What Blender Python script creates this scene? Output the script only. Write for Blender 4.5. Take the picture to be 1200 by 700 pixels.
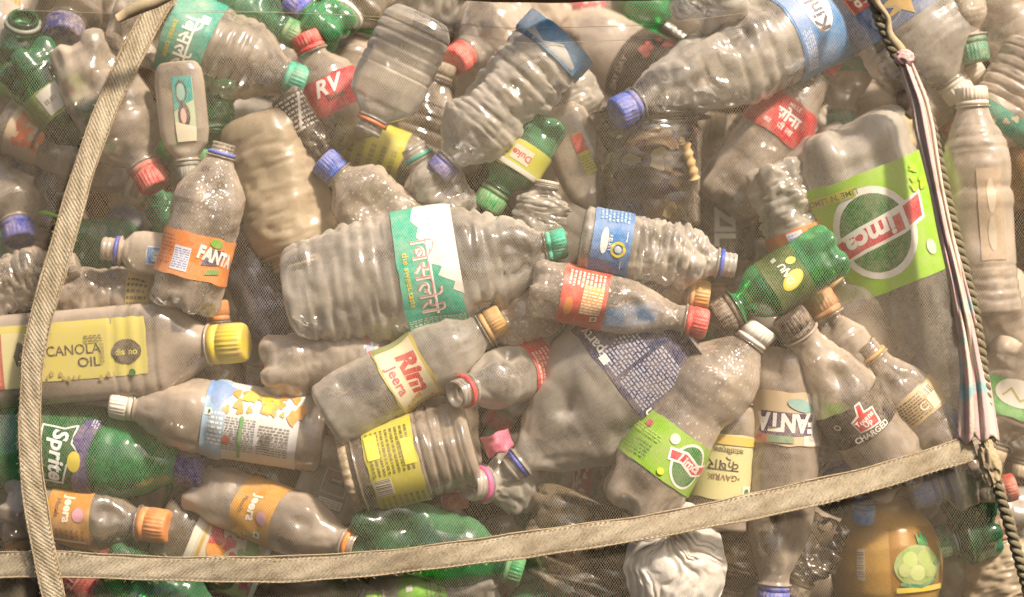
import bpy, bmesh, math, random
import numpy as np
from mathutils import Matrix, Vector
random.seed(7)
for _o in list(bpy.data.objects):
    bpy.data.objects.remove(_o)
SC = bpy.context.scene
COL = SC.collection

# ------------------------------------------------------------------ camera, sky, sun, exposure
S = 0.0008            # metres per photo pixel on the plane of the net
D = 2600.0            # camera distance in those pixels (about 2.1 m)
cam = bpy.data.cameras.new('camera')
cam.sensor_width = 36.0
cam.lens = 36.0 * D / 1200.0
cam.clip_start = 0.05
cam.clip_end = 200.0
cam.dof.use_dof = True
cam.dof.focus_distance = (D + 35) * S
cam.dof.aperture_fstop = 2.6
camo = bpy.data.objects.new('camera', cam)
COL.objects.link(camo)
camo.location = (0, -D * S, 0)
camo.rotation_euler = (math.radians(90), 0, 0)
SC.camera = camo

SUN_EL, SUN_AZ = 45.0, 40.0      # elevation, degrees to the right of the camera's back
sun_dir = Vector((math.sin(math.radians(SUN_AZ)) * math.cos(math.radians(SUN_EL)),
                  -math.cos(math.radians(SUN_AZ)) * math.cos(math.radians(SUN_EL)),
                  math.sin(math.radians(SUN_EL))))
sun = bpy.data.lights.new('sun', 'SUN')
sun.energy = 4.0
sun.angle = math.radians(5.0)
sun.color = (1.0, 0.87, 0.74)
suno = bpy.data.objects.new('sun', sun)
COL.objects.link(suno)
suno.rotation_euler = (-sun_dir).to_track_quat('-Z', 'Y').to_euler()

w = bpy.data.worlds.new('World')
SC.world = w
w.use_nodes = True
nt = w.node_tree
bg = nt.nodes.get('Background') or nt.nodes.new('ShaderNodeBackground')
sky = nt.nodes.new('ShaderNodeTexSky')
sky.sky_type = 'NISHITA'
sky.sun_disc = False
sky.sun_elevation = math.radians(SUN_EL)
sky.sun_rotation = math.radians(180 - SUN_AZ)
sky.air_density = 1.2
sky.dust_density = 6.0
nt.links.new(sky.outputs[0], bg.inputs[0])
bg.inputs[1].default_value = 0.08

vs = SC.view_settings
SC.display_settings.display_device = 'sRGB'
vs.view_transform = 'Standard'
vs.look = 'None'
vs.exposure = 0.76
vs.gamma = 1.0
vs.use_curve_mapping = False
cy = SC.cycles
cy.max_bounces = 9
cy.diffuse_bounces = 5
cy.glossy_bounces = 2
cy.transmission_bounces = 4
cy.transparent_max_bounces = 40
cy.caustics_reflective = False
cy.caustics_refractive = False
cy.sample_clamp_indirect = 4.0
cy.use_denoising = True
cy.use_adaptive_sampling = True
cy.adaptive_threshold = 0.02

# ------------------------------------------------------------------ small helpers
def lin(h):
    h = h.lstrip('#')
    out = []
    for i in (0, 2, 4):
        c = int(h[i:i + 2], 16) / 255.0
        out.append(c / 12.92 if c <= 0.04045 else ((c + 0.055) / 1.055) ** 2.4)
    return tuple(out)

def ynet(px, py):
    """depth (px) of the bulging net behind the plane nearest the camera"""
    x = (px - 640) / 620.0
    z = (py - 380) / 380.0
    return 95 * x * x * (1.0 if x < 0 else 1.15) + 45 * z * z * (1.3 if z < 0 else .7)

def unproj(px, py, y):
    k = 1 + y / D
    return Vector(((px - 600) * k, y, -(py - 350) * k))

def tag(o, label=None, cat=None, group=None, kind=None):
    if label: o['label'] = label
    if cat: o['category'] = cat
    if group: o['group'] = group
    if kind: o['kind'] = kind
    return o

def new_mesh(name, V, F, mat, parent=None, smooth=True, uv=None):
    me = bpy.data.meshes.new(name)
    me.from_pydata([tuple(v) for v in np.asarray(V, float).tolist()], [], F)
    if smooth:
        me.polygons.foreach_set('use_smooth', [True] * len(me.polygons))
    if uv is not None:
        lay = me.uv_layers.new(name='UVMap')
        li = np.empty(len(me.loops), dtype=np.int32)
        me.loops.foreach_get('vertex_index', li)
        lay.data.foreach_set('uv', np.asarray(uv, np.float32)[li].ravel())
    me.update()
    o = bpy.data.objects.new(name, me)
    if mat: me.materials.append(mat)
    COL.objects.link(o)
    if parent: o.parent = parent
    return o

def grid_faces(nr, nc, wrap):
    F = []
    m = nc if wrap else nc - 1
    for i in range(nr - 1):
        a = i * nc
        for j in range(m):
            k = (j + 1) % nc
            F.append((a + j, a + k, a + nc + k, a + nc + j))
    return F

def smooth01(x):
    x = np.clip(x, 0, 1)
    return x * x * (3 - 2 * x)

def _hash(i, j, k, s):
    n = (i * 374761393 + j * 668265263 + k * 2147483647 + s * 974634777) & 0xffffffff
    n = ((n ^ (n >> 13)) * 1274126177) & 0xffffffff
    n = n ^ (n >> 16)
    return (n & 0xffff) / 65535.0

def vnoise(P, s=0):
    P = np.asarray(P, float)
    I = np.floor(P).astype(np.int64)
    f = P - I
    f = f * f * (3 - 2 * f)
    r = 0
    for a in (0, 1):
        for b in (0, 1):
            for c in (0, 1):
                wgt = (f[:, 0] if a else 1 - f[:, 0]) * (f[:, 1] if b else 1 - f[:, 1]) * (f[:, 2] if c else 1 - f[:, 2])
                r = r + wgt * _hash(I[:, 0] + a, I[:, 1] + b, I[:, 2] + c, s)
    return r

# ------------------------------------------------------------------ materials
MATS = {}
class NB:
    def __init__(self, name):
        self.m = bpy.data.materials.new(name)
        self.m.use_nodes = True
        self.t = self.m.node_tree
        self.t.nodes.clear()
        self.out = self.n('ShaderNodeOutputMaterial')
    def n(self, typ, **kw):
        nd = self.t.nodes.new(typ)
        for k, v in kw.items():
            if k.startswith('i_'):
                key = k[2:]
                nd.inputs[int(key) if key.isdigit() else key].default_value = v
            else:
                setattr(nd, k, v)
        return nd
    def l(self, a, b): self.t.links.new(a, b)
    def math(self, op, a, b=None, clamp=False):
        nd = self.n('ShaderNodeMath', operation=op, use_clamp=clamp)
        for i, x in enumerate((a, b)):
            if x is None: continue
            if hasattr(x, 'links'): self.l(x, nd.inputs[i])
            else: nd.inputs[i].default_value = x
        return nd.outputs[0]
    def mix(self, f, a, b):
        nd = self.n('ShaderNodeMix', data_type='RGBA')
        for i, x in ((0, f), (6, a), (7, b)):
            if hasattr(x, 'links'): self.l(x, nd.inputs[i])
            else: nd.inputs[i].default_value = x if i == 0 else (*x[:3], 1)
        return nd.outputs[2]
    def mixs(self, f, a, b):
        nd = self.n('ShaderNodeMixShader')
        if hasattr(f, 'links'): self.l(f, nd.inputs[0])
        else: nd.inputs[0].default_value = f
        self.l(a, nd.inputs[1]); self.l(b, nd.inputs[2])
        return nd.outputs[0]
    def coords(self):
        tc = self.n('ShaderNodeTexCoord')
        oi = self.n('ShaderNodeObjectInfo')
        r = self.math('MULTIPLY', oi.outputs['Random'], 37.0)
        add = self.n('ShaderNodeVectorMath', operation='ADD')
        self.l(tc.outputs['Object'], add.inputs[0]); self.l(r, add.inputs[1])
        return add.outputs[0]
    def noise(self, vec, scale, detail=3, rough=.55):
        nd = self.n('ShaderNodeTexNoise')
        nd.inputs['Scale'].default_value = scale
        nd.inputs['Detail'].default_value = detail
        nd.inputs['Roughness'].default_value = rough
        if vec is not None: self.l(vec, nd.inputs['Vector'])
        return nd.outputs['Fac']
    def ramp(self, f, lo, hi):
        nd = self.n('ShaderNodeMapRange', clamp=True)
        self.l(f, nd.inputs[0])
        nd.inputs[1].default_value = lo; nd.inputs[2].default_value = hi
        return nd.outputs[0]

DUST = lin('#f4dfc6')
MUD = lin('#8a7152')
def pet(key, tint=(.93, .92, .89), body=None, dust=.34, amp=.55, gloss=.15, wet=0.0, mud=.5):
    """thin PET wall: clear film + a coat of dust + a sheen"""
    if key in MATS: return MATS[key]
    b = NB('pet_' + key)
    vec = b.coords()
    mp = b.n('ShaderNodeMapping'); b.l(vec, mp.inputs[0]); mp.inputs['Scale'].default_value = (1, 1, .45)
    n1 = b.noise(mp.outputs[0], 20, 4, .55)
    n2 = b.noise(vec, 260, 2, .6)
    n3 = b.noise(vec, 9, 2)
    # a coat of even thickness is seen through a longer path where the wall turns away: 1-(1-d)^(1/cos)
    lw = b.n('ShaderNodeLayerWeight', i_Blend=.5)
    inv = b.math('DIVIDE', 1.0, b.math('MAXIMUM', b.math('SUBTRACT', 1.0, lw.outputs['Facing']), .16))
    d = b.math('ADD', b.math('MULTIPLY', b.math('SUBTRACT', b.ramp(n1, .33, .67), .5), amp), dust)
    d = b.math('ADD', d, b.math('MULTIPLY', b.math('SUBTRACT', n2, .5), .28), clamp=True)
    d = b.math('SUBTRACT', 1.0, b.math('POWER', b.math('SUBTRACT', 1.0, d), inv), clamp=True)
    body = body or DUST
    mudf = b.math('MULTIPLY', b.ramp(b.math('ADD', b.math('MULTIPLY', n3, .7), b.math('MULTIPLY', n2, .3)), .50, .72), mud)
    colr = b.mix(mudf, body, MUD)
    dif = b.n('ShaderNodeBsdfDiffuse'); b.l(colr, dif.inputs[0])
    trl = b.n('ShaderNodeBsdfTranslucent'); b.l(colr, trl.inputs[0])
    coat = b.mixs(.36, dif.outputs[0], trl.outputs[0])
    tr = b.n('ShaderNodeBsdfTransparent'); tr.inputs[0].default_value = (*tint, 1)
    base = b.mixs(d, tr.outputs[0], coat)
    gl = b.n('ShaderNodeBsdfGlossy'); gl.inputs['Roughness'].default_value = gloss
    bump = b.n('ShaderNodeBump'); bump.inputs['Distance'].default_value = .002
    if wet > 0:
        vo = b.n('ShaderNodeTexVoronoi', feature='F1'); vo.inputs['Scale'].default_value = 210
        b.l(vec, vo.inputs['Vector'])
        patch = b.ramp(n3, .38, .52)
        drop = b.math('MULTIPLY', b.math('SUBTRACT', 1.0, b.ramp(vo.outputs['Distance'], .12, .5)), patch)
        bump.inputs['Strength'].default_value = wet
        rim = b.math('MULTIPLY', b.math('SUBTRACT', 1.0, b.ramp(vo.outputs['Distance'], .05, .3)), patch)
        colr2 = b.mix(b.math('MULTIPLY', rim, .8), colr, lin('#ece6da'))
        b.l(colr2, dif.inputs[0]); b.l(colr2, trl.inputs[0])
        d2 = b.math('ADD', d, b.math('MULTIPLY', rim, .55), clamp=True)
        b.l(d2, base.node.inputs[0])
        b.l(drop, bump.inputs['Height'])
        gl.inputs['Roughness'].default_value = .1
    else:
        bump.inputs['Strength'].default_value = .13
        b.l(b.math('ADD', n1, b.math('MULTIPLY', b.noise(vec, 75, 2), .35)), bump.inputs['Height'])
    b.l(bump.outputs[0], gl.inputs['Normal'])
    fr = b.n('ShaderNodeFresnel', i_IOR=1.5)
    b.l(bump.outputs[0], fr.inputs['Normal'])
    gf = b.math('MULTIPLY', b.math('ADD', fr.outputs[0], .04), 1.1, clamp=True)
    b.l(b.mixs(gf, base, gl.outputs[0]), b.out.inputs[0])
    MATS[key] = b.m
    return b.m

def solid(hexc, rough=.42, dirt=.45, spec=.4, bumpy=.15, key=None, trans=0):
    k = key or ('s', hexc, rough, dirt)
    if k in MATS: return MATS[k]
    b = NB('plastic_' + hexc.strip('#'))
    vec = b.coords()
    n1 = b.noise(vec, 45, 4, .65)
    n2 = b.noise(vec, 320, 2)
    f = b.math('MULTIPLY', b.ramp(b.math('ADD', b.math('MULTIPLY', n1, .65), b.math('MULTIPLY', n2, .35)), .40, .68), dirt)
    c0 = lin(hexc)
    c = b.mix(f, c0, tuple(.55 * a + .45 * d for a, d in zip(DUST, MUD)))
    p = b.n('ShaderNodeBsdfPrincipled')
    b.l(c, p.inputs['Base Color'])
    r = b.math('ADD', b.math('MULTIPLY', f, .5), rough, clamp=True)
    b.l(r, p.inputs['Roughness'])
    p.inputs['Specular IOR Level'].default_value = spec
    bump = b.n('ShaderNodeBump'); bump.inputs['Strength'].default_value = bumpy
    bump.inputs['Distance'].default_value = .001
    b.l(n1, bump.inputs['Height']); b.l(bump.outputs[0], p.inputs['Normal'])
    sh = p.outputs[0]
    if trans:
        tl = b.n('ShaderNodeBsdfTranslucent'); b.l(c, tl.inputs[0])
        tp = b.n('ShaderNodeBsdfTransparent'); tp.inputs[0].default_value = (*[.4 + .6 * x for x in c0], 1)
        sh = b.mixs(trans, sh, tp.outputs[0])
    b.l(sh, b.out.inputs[0])
    MATS[k] = b.m
    return b.m

pet('clear', dust=0.37, amp=.45, mud=.35)
pet('cloudy', dust=0.46, amp=.45, mud=.45)
pet('bright', tint=(.95, .95, .93), body=lin('#f5e9d6'), dust=0.38, amp=.45, gloss=.11, mud=.25)
pet('wet', dust=0.36, amp=.45, wet=.35, mud=.3)
pet('tan', body=lin('#d9c3a0'), dust=.85, amp=.3, mud=.6, gloss=.25)
pet('brown', tint=(.8, .68, .5), body=lin('#a88f6a'), dust=0.34, mud=.6)
pet('amber', tint=(.75, .5, .2), body=lin('#a87a3a'), dust=.6, mud=.5)
pet('ghee', tint=(.7, .45, .15), body=lin('#dfae58'), dust=.9, amp=.25, mud=.5, gloss=.22)
pet('green', tint=(.18, .62, .28), body=lin('#6db583'), dust=0.36, amp=.45, mud=.35)
pet('darkgreen', tint=(.08, .42, .18), body=lin('#3f8a58'), dust=0.34, amp=.4, mud=.35)
pet('vivid', tint=(.12, .75, .3), body=lin('#55c078'), dust=0.36, amp=.4, mud=.15)
pet('bluish', tint=(.72, .78, .9), body=lin('#a3a6b4'), dust=0.34, amp=.4, mud=.25)
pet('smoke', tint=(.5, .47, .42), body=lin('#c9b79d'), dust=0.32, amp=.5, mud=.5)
pet('film', tint=(.9, .87, .8), body=lin('#ad9a7c'), dust=0.30, amp=.6, gloss=.2, mud=.4)
pet('thin', dust=.0, amp=.25, gloss=.15)
pet('milky', body=lin('#f7ecdb'), dust=.52, amp=.35, gloss=.16, mud=.25)
# ------------------------------------------------------------------ bottles
PROF = {
    'wedge': [(0, .9), (.15, 1), (.42, 1), (.5, .97), (.62, .82), (.75, .62), (.88, .4), (.95, .28)],
    'crush': [(0, .66), (.08, .78), (.25, .92), (.45, 1), (.6, .98), (.75, .86), (.86, .66), (.94, .46)],
    'cone':  [(0, 1), (.10, 1), (.18, .97), (.44, .97), (.50, 1), (.60, .95), (.72, .80), (.84, .60), (.94, .44)],
    'soda':  [(0, 1), (.10, 1), (.20, .965), (.27, .95), (.32, .97), (.60, .975), (.66, 1), (.74, .95), (.82, .80), (.90, .58), (.96, .44)],
    'big':   [(0, 1), (.60, 1), (.70, .97), (.79, .86), (.87, .66), (.94, .42)],
    'water': [(0, 1), (.66, 1), (.76, .96), (.85, .80), (.92, .56), (.97, .42)],
    'juice': [(0, 1), (.09, 1), (.115, .95), (.50, .95), (.53, 1.0), (.58, .98), (.60, .90), (.63, .96), (.72, .98), (.82, .88), (.91, .66), (.97, .5)],
    'rect':  [(0, 1), (.74, 1), (.83, .93), (.91, .68), (.97, .47)],
    'flat':  [(0, .82), (.06, .95), (.2, 1), (.7, 1), (.84, .9), (.93, .62), (.98, .45)],
    'hour':  [(0, .96), (.14, 1), (.30, .97), (.42, .90), (.50, .84), (.56, .86), (.66, .98), (.76, 1), (.85, .88), (.92, .66), (.97, .48)],
    'jar':   [(0, 1), (.80, 1), (.88, .97), (.96, .88)],
    'pot':   [(0, .62), (.12, .80), (.30, .96), (.48, 1), (.66, .96), (.80, .84), (.90, .68), (.96, .62)],
    'drum':  [(0, 1), (.5, 1), (.86, .98), (.92, .93), (.96, .90)],
}

class Bottle:
    def __init__(s, base, cap, R, kind='soda', rn=None, hc=None, tilt=0, roll=0, petal=None, ribs=(), dents=(), crumple=0,
                 flat=1.0, bow=0, bowy=0, aspect=1.0, p=2.0, capped=True, nth=56, seed=0, cscale=26, lobes=5, hbf=.16, clean=False, adu=0):
        s.__dict__.update(locals())
        s.stretch = 1.0; s.lab_zones = []
        s.rn = rn or (15.5 if R > 30 else max(9, R * .42))
        s.hc = hc or s.rn * 1.3
        rq = random.Random(int(base[0] * 13 + base[1] * 7))
        if kind not in ('rect', 'jar', 'pot', 'drum', 'flat'):
            if not crumple: s.crumple = R * .055
            s.dents = tuple(dents) + (() if clean else tuple((rq.uniform(.15, .75), rq.uniform(-80, 80), R * rq.uniform(.10, .26), R * rq.uniform(.25, .5)) for _ in range(3)))
        if petal is None: s.petal = kind in ('soda', 'big', 'cone')
        if kind == 'rect': s.p, s.aspect = 5.0, .8
        if kind == 'flat': s.p, s.aspect = 2.6, .55
        if p != 2.0: s.p = p
        if aspect != 1.0: s.aspect = aspect
    def place(s, y):
        """depth y of the middle; ends tilt by +-tilt/2"""
        s.y = y
        s.Bw = unproj(s.base[0], s.base[1], y - s.tilt / 2)
        s.Cw = unproj(s.cap[0], s.cap[1], y + s.tilt / 2)
        s.k = 1 + y / D
        s.L = (s.Cw - s.Bw).length / s.k      # local px
        s.hb = s.R * (.55 if s.petal else s.hbf)
        s.Ln = s.L - s.hc - 3
        pts = [(s.hb + (s.Ln - s.hb) * t, r * s.R) for t, r in PROF[s.kind]]
        pts.append((s.Ln, s.rn)); pts.append((s.L, s.rn))
        zz = np.linspace(0, s.L, 400)
        rr = np.interp(zz, [a for a, _ in pts], [b for _, b in pts])
        kw = 9
        ker = np.hanning(kw + 2)[1:-1]; ker /= ker.sum()
        rr = np.convolve(np.pad(rr, kw // 2, mode='edge'), ker, mode='valid')
        s.zz, s.rr = zz, rr
        return s
    def prof(s, z): return np.interp(z, s.zz, s.rr)
    def spheres(s):
        """collision spheres in world px"""
        ax = (s.Cw - s.Bw).normalized()
        out = []
        fz = s.flat * (s.aspect if s.p != 2.0 else 1)
        n = max(4, int(s.L / (s.R * .5)))
        for i in range(n + 1):
            z = s.R * .4 + (s.L - s.R * .4 - s.rn * .5) * i / n
            r = float(s.prof(z)) * (.5 + .5 * fz)
            out.append((*(s.Bw + ax * (z * s.k)), r * s.k))
        return np.array(out)
    def radius(s, z, th):
        r = s.prof(z)
        for (a, c, n, dep) in s.ribs:
            t = (z / getattr(s, 'stretch', 1) - a) / (c - a)
            g = (.5 + .5 * np.cos(2 * np.pi * n * t)) ** 3
            r = r * (1 - dep * g * ((t >= 0) & (t <= 1)))
        if s.p != 2.0:
            sq = 1.0 / (np.abs(np.sin(th)) ** s.p + np.abs(np.cos(th) / s.aspect) ** s.p) ** (1 / s.p)
            f = smooth01((r - s.rn) / max(1e-3, (s.R - s.rn) * .7))
            r = r * (1 + (sq - 1) * f)
        return r
    def deform(s, P, th=None):
        P = np.array(P, float)
        x, y, z = P[:, 0].copy(), P[:, 1].copy(), P[:, 2].copy()
        th = np.arctan2(x, -y)
        t = z / s.L
        rad = np.hypot(x, y) + 1e-6
        body = 1 - smooth01((z - (s.Ln - s.R * .35)) / (s.R * .35))
        push = np.zeros_like(x)
        stiff = np.ones_like(x)
        for (q0, q1) in s.lab_zones:
            stiff = np.minimum(stiff, np.clip(np.maximum(q0 * s.stretch - z, z - q1 * s.stretch) / 12.0, .22, 1))
        for (zf, td, dep, size) in s.dents:
            dth = np.angle(np.exp(1j * (th - math.radians(td))))
            q = ((z - zf * s.L) ** 2 + (s.R * dth) ** 2) / size ** 2
            push += dep * np.exp(-q ** 1.3) * (.35 + .65 * stiff)
        if s.crumple:
            Q = P / s.cscale + s.seed * 3.1
            n = vnoise(Q, s.seed)
            n2 = vnoise(Q * 2.3 + 5, s.seed + 1)
            rid = 1 - np.abs(2 * n2 - 1)
            rid2 = 1 - np.abs(2 * vnoise(Q * np.array([1.1, 1.1, 1.6]) + 9, s.seed + 2) - 1)
            push += s.crumple * body * stiff * (1.5 * (n - .5) + .65 * rid ** 5 + .65 * rid2 ** 7 - .25)
        f = np.clip(1 - push / rad, .12, 1.6)
        x, y = x * f, y * f
        if s.flat != 1.0:
            kf = body * smooth01(t / .12 + .35)
            y = y * (1 + (s.flat - 1) * kf)
            x = x * (1 + (1 - s.flat) * .35 * kf)
        bw = 4 * t * (1 - t)
        x = x + s.bow * bw
        y = y + s.bowy * bw
        return np.stack([x, y, z], 1)
    def surf(s, u, z, eps):
        """label coordinates (u px round the body, z px up the axis) -> local metres"""
        u, z = np.asarray(u, float), np.asarray(z, float)
        Rm = s.lab_r
        th = u / Rm - math.radians(s.roll)
        r = s.radius(z, th) + eps
        P = np.stack([r * np.sin(th), -r * np.cos(th), z], 1)
        return s.deform(P) * s.U
    def matrix(s):
        Z = (s.Cw - s.Bw).normalized()
        f = Vector((0, -1, 0)); f = f - Z * f.dot(Z)
        Y = -f.normalized(); X = Y.cross(Z)
        M = Matrix((X, Y, Z)).transposed().to_4x4()
        M = M @ Matrix.Rotation(math.radians(s.roll), 4, 'Z')
        M.translation = s.Bw * S
        return M
    def lathe(s, prof, nth=None, rmod=None, deform=True, closed_ends=(True, True)):
        """prof: list of (z, r) ; returns verts (metres), faces"""
        nth = nth or s.nth
        th = np.arange(nth) * 2 * np.pi / nth
        z = np.repeat([p[0] for p in prof], nth); r = np.repeat([p[1] for p in prof], nth)
        T = np.tile(th, len(prof))
        if rmod is not None: r = r * rmod(T, z)
        P = np.stack([r * np.sin(T), -r * np.cos(T), z], 1)
        if deform: P = s.deform(P)
        V = [tuple(v) for v in P * s.U]
        F = grid_faces(len(prof), nth, True)
        if closed_ends[0]: F.append(tuple(reversed(range(nth))))
        if closed_ends[1]: F.append(tuple(range((len(prof) - 1) * nth, len(prof) * nth)))
        return V, F
    def body_mesh(s):
        nth = s.nth
        th = np.arange(nth) * 2 * np.pi / nth
        rows = []
        R0 = float(s.prof(s.hb))
        nb = 11 if s.petal else 6
        for i in range(nb):                      # the underside, from its centre outwards
            a = (i / nb)
            q = max(.02, math.sin(a * math.pi / 2) ** .9) if s.petal else max(.02, a ** .6)
            if s.petal:
                hemi = s.hb * (.16 + .84 * (1 - math.sqrt(max(0, 1 - q ** 2.2))))
                foot = s.hb * (.16 * (1 - q) ** 2 * 2 + 1.0 * (1 - (1 - q ** 6) ** (1 / 3.0)))
                m = smooth01(.5 + .95 * np.cos(s.lobes * th))
                z = hemi * (1 - m) + foot * m
                r = R0 * q * (1 + .03 * m * q) * (1 - .12 * (1 - m) * q)
                rows.append((z, r * np.ones(nth)))
            else:
                z = s.hb * (1 - (1 - q ** 3) ** (1 / 2.2)) + s.hb * .5 * (1 - q) ** 2
                rows.append((z * np.ones(nth), R0 * q * np.ones(nth)))
        nz = 60 if not s.ribs else 100
        for i in range(nz + 1):
            z = s.hb + (s.Ln - s.hb) * i / nz
            zr = z * np.ones(nth)
            r = s.prof(zr)
            if s.petal and z < s.hb * 2.0:       # the valleys between the feet run up the wall
                m = smooth01(.5 + .95 * np.cos(s.lobes * th))
                r = r * (1 - .15 * (1 - m) * (1 - smooth01((z - s.hb) / s.hb)))
            rows.append((zr, r, True))
        for dz, rf in ((.3, 1.16), (2.0, 1.16), (2.6, .88)):
            rows.append(((s.Ln + dz) * np.ones(nth), s.rn * rf * np.ones(nth)))
        if s.capped:
            rows.append(((s.L - s.hc * .4) * np.ones(nth), s.rn * .86 * np.ones(nth)))
        else:
            n = 16
            for i in range(n + 1):
                t = i / n
                thr = .06 * (.5 + .5 * math.cos(2 * math.pi * 3.5 * t)) if .2 < t < .92 else 0
                rows.append(((s.Ln + 3 + (s.hc) * t) * np.ones(nth), s.rn * (.88 + thr) * np.ones(nth)))
            for t, rf in ((1.0, .78), (.6, .77), (.1, .76)):
                rows.append(((s.Ln + 3 + s.hc * t) * np.ones(nth), s.rn * rf * np.ones(nth)))
        z = np.concatenate([r[0] for r in rows]); rr = np.concatenate([r[1] for r in rows])
        T = np.tile(th, len(rows))
        full = s.radius(z, T) / np.maximum(1e-6, s.prof(z))
        if s.p != 2.0 or s.ribs: rr = rr * np.where(z <= s.Ln, full, 1)
        P = np.stack([rr * np.sin(T), -rr * np.cos(T), z], 1)
        P = s.deform(P) * s.U
        F = grid_faces(len(rows), nth, True)
        F.append(tuple(reversed(range(nth))))
        return P, F

FRONT = []
PLACED = []       # collision spheres of everything already standing
def _settle(b, y0, tol, ALLS, nest):
    y = y0 if y0 is not None else -20
    b.place(y)
    for _ in range(120):
        b.place(y)
        sp = b.spheres()
        worst = 0.0
        if y0 is None:
            k = 1 + sp[:, 1] / D
            X = (600 + sp[:, 0] / k - 640) / 620.0; Zz = (350 - sp[:, 2] / k - 380) / 380.0
            yn = 95 * X * X * np.where(X < 0, 1.0, 1.15) + 45 * Zz * Zz * np.where(Zz < 0, 1.3, .7)
            worst = max(worst, float((yn + 3 - (sp[:, 1] - sp[:, 3])).max()))
        if ALLS is not None:
            ka = 1 + ALLS[:, 1] / D
            kq = 1 + sp[:, 1] / D
            dx = ALLS[None, :, 0] / ka[None] - sp[:, None, 0] / kq[:, None]
            dz = ALLS[None, :, 2] / ka[None] - sp[:, None, 2] / kq[:, None]
            rs = (ALLS[None, :, 3] / ka[None] + sp[:, None, 3] / kq[:, None]) * tol
            q2 = rs * rs - dx * dx - dz * dz
            need = ALLS[None, :, 1] + np.sqrt(np.maximum(q2, 0)) * nest - sp[:, None, 1]
            worst = max(worst, float(np.where(q2 > 0, need, -1e9).max()))
        if worst < .5: break
        y += worst
    return y

def settle(b, y0=None, tol=.80, extra=0, free=True, nest=.75):
    """push a bottle back along its line of sight until it clears the net and everything placed before it,
    leaning it a little towards or away from the camera where that lets it nest closer"""
    ALLS = np.concatenate(PLACED) if PLACED else None
    t0 = b.tilt
    L0 = math.dist(b.base, b.cap)
    best = None
    for f in ((0, -.22, .22, -.45, .45) if free else (0,)):
        b.tilt = t0 + f * L0
        y = _settle(b, y0, tol, ALLS, nest)
        cost = y + 75 * abs(f)
        if best is None or cost < best[0]: best = (cost, y, b.tilt)
    b.tilt = best[2]
    b.place(best[1] + extra)
    b.stretch = b.L / max(1.0, math.hypot(L0, t0))
    PLACED.append(b.spheres())
    b.U = S * b.k
    return b

# ------------------------------------------------------------------ flat print on labels
TEXTS = {}
def text_mesh(txt, bold=.0, shear=0.0):
    key = (txt, bold, shear)
    if key in TEXTS: return TEXTS[key]
    cu = bpy.data.curves.new('t', 'FONT')
    cu.body = txt; cu.size = 1.0; cu.offset = bold; cu.shear = shear
    cu.resolution_u = 3; cu.align_x = 'LEFT'
    o = bpy.data.objects.new('t', cu)
    COL.objects.link(o)
    dg = bpy.context.evaluated_depsgraph_get()
    me = bpy.data.meshes.new_from_object(o.evaluated_get(dg))
    V = np.array([v.co[:2] for v in me.vertices]) if len(me.vertices) else np.zeros((0, 2))
    F = [tuple(p.vertices) for p in me.polygons]
    bpy.data.objects.remove(o); bpy.data.curves.remove(cu); bpy.data.meshes.remove(me)
    if len(V):
        lo, hi = V.min(0), V.max(0)
        V = V - (lo + hi) / 2
    TEXTS[key] = (V, F)
    return V, F

def rot2(V, deg):
    a = math.radians(deg); c, s_ = math.cos(a), math.sin(a)
    V = np.asarray(V, float)
    return np.stack([V[:, 0] * c - V[:, 1] * s_, V[:, 0] * s_ + V[:, 1] * c], 1)

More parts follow.
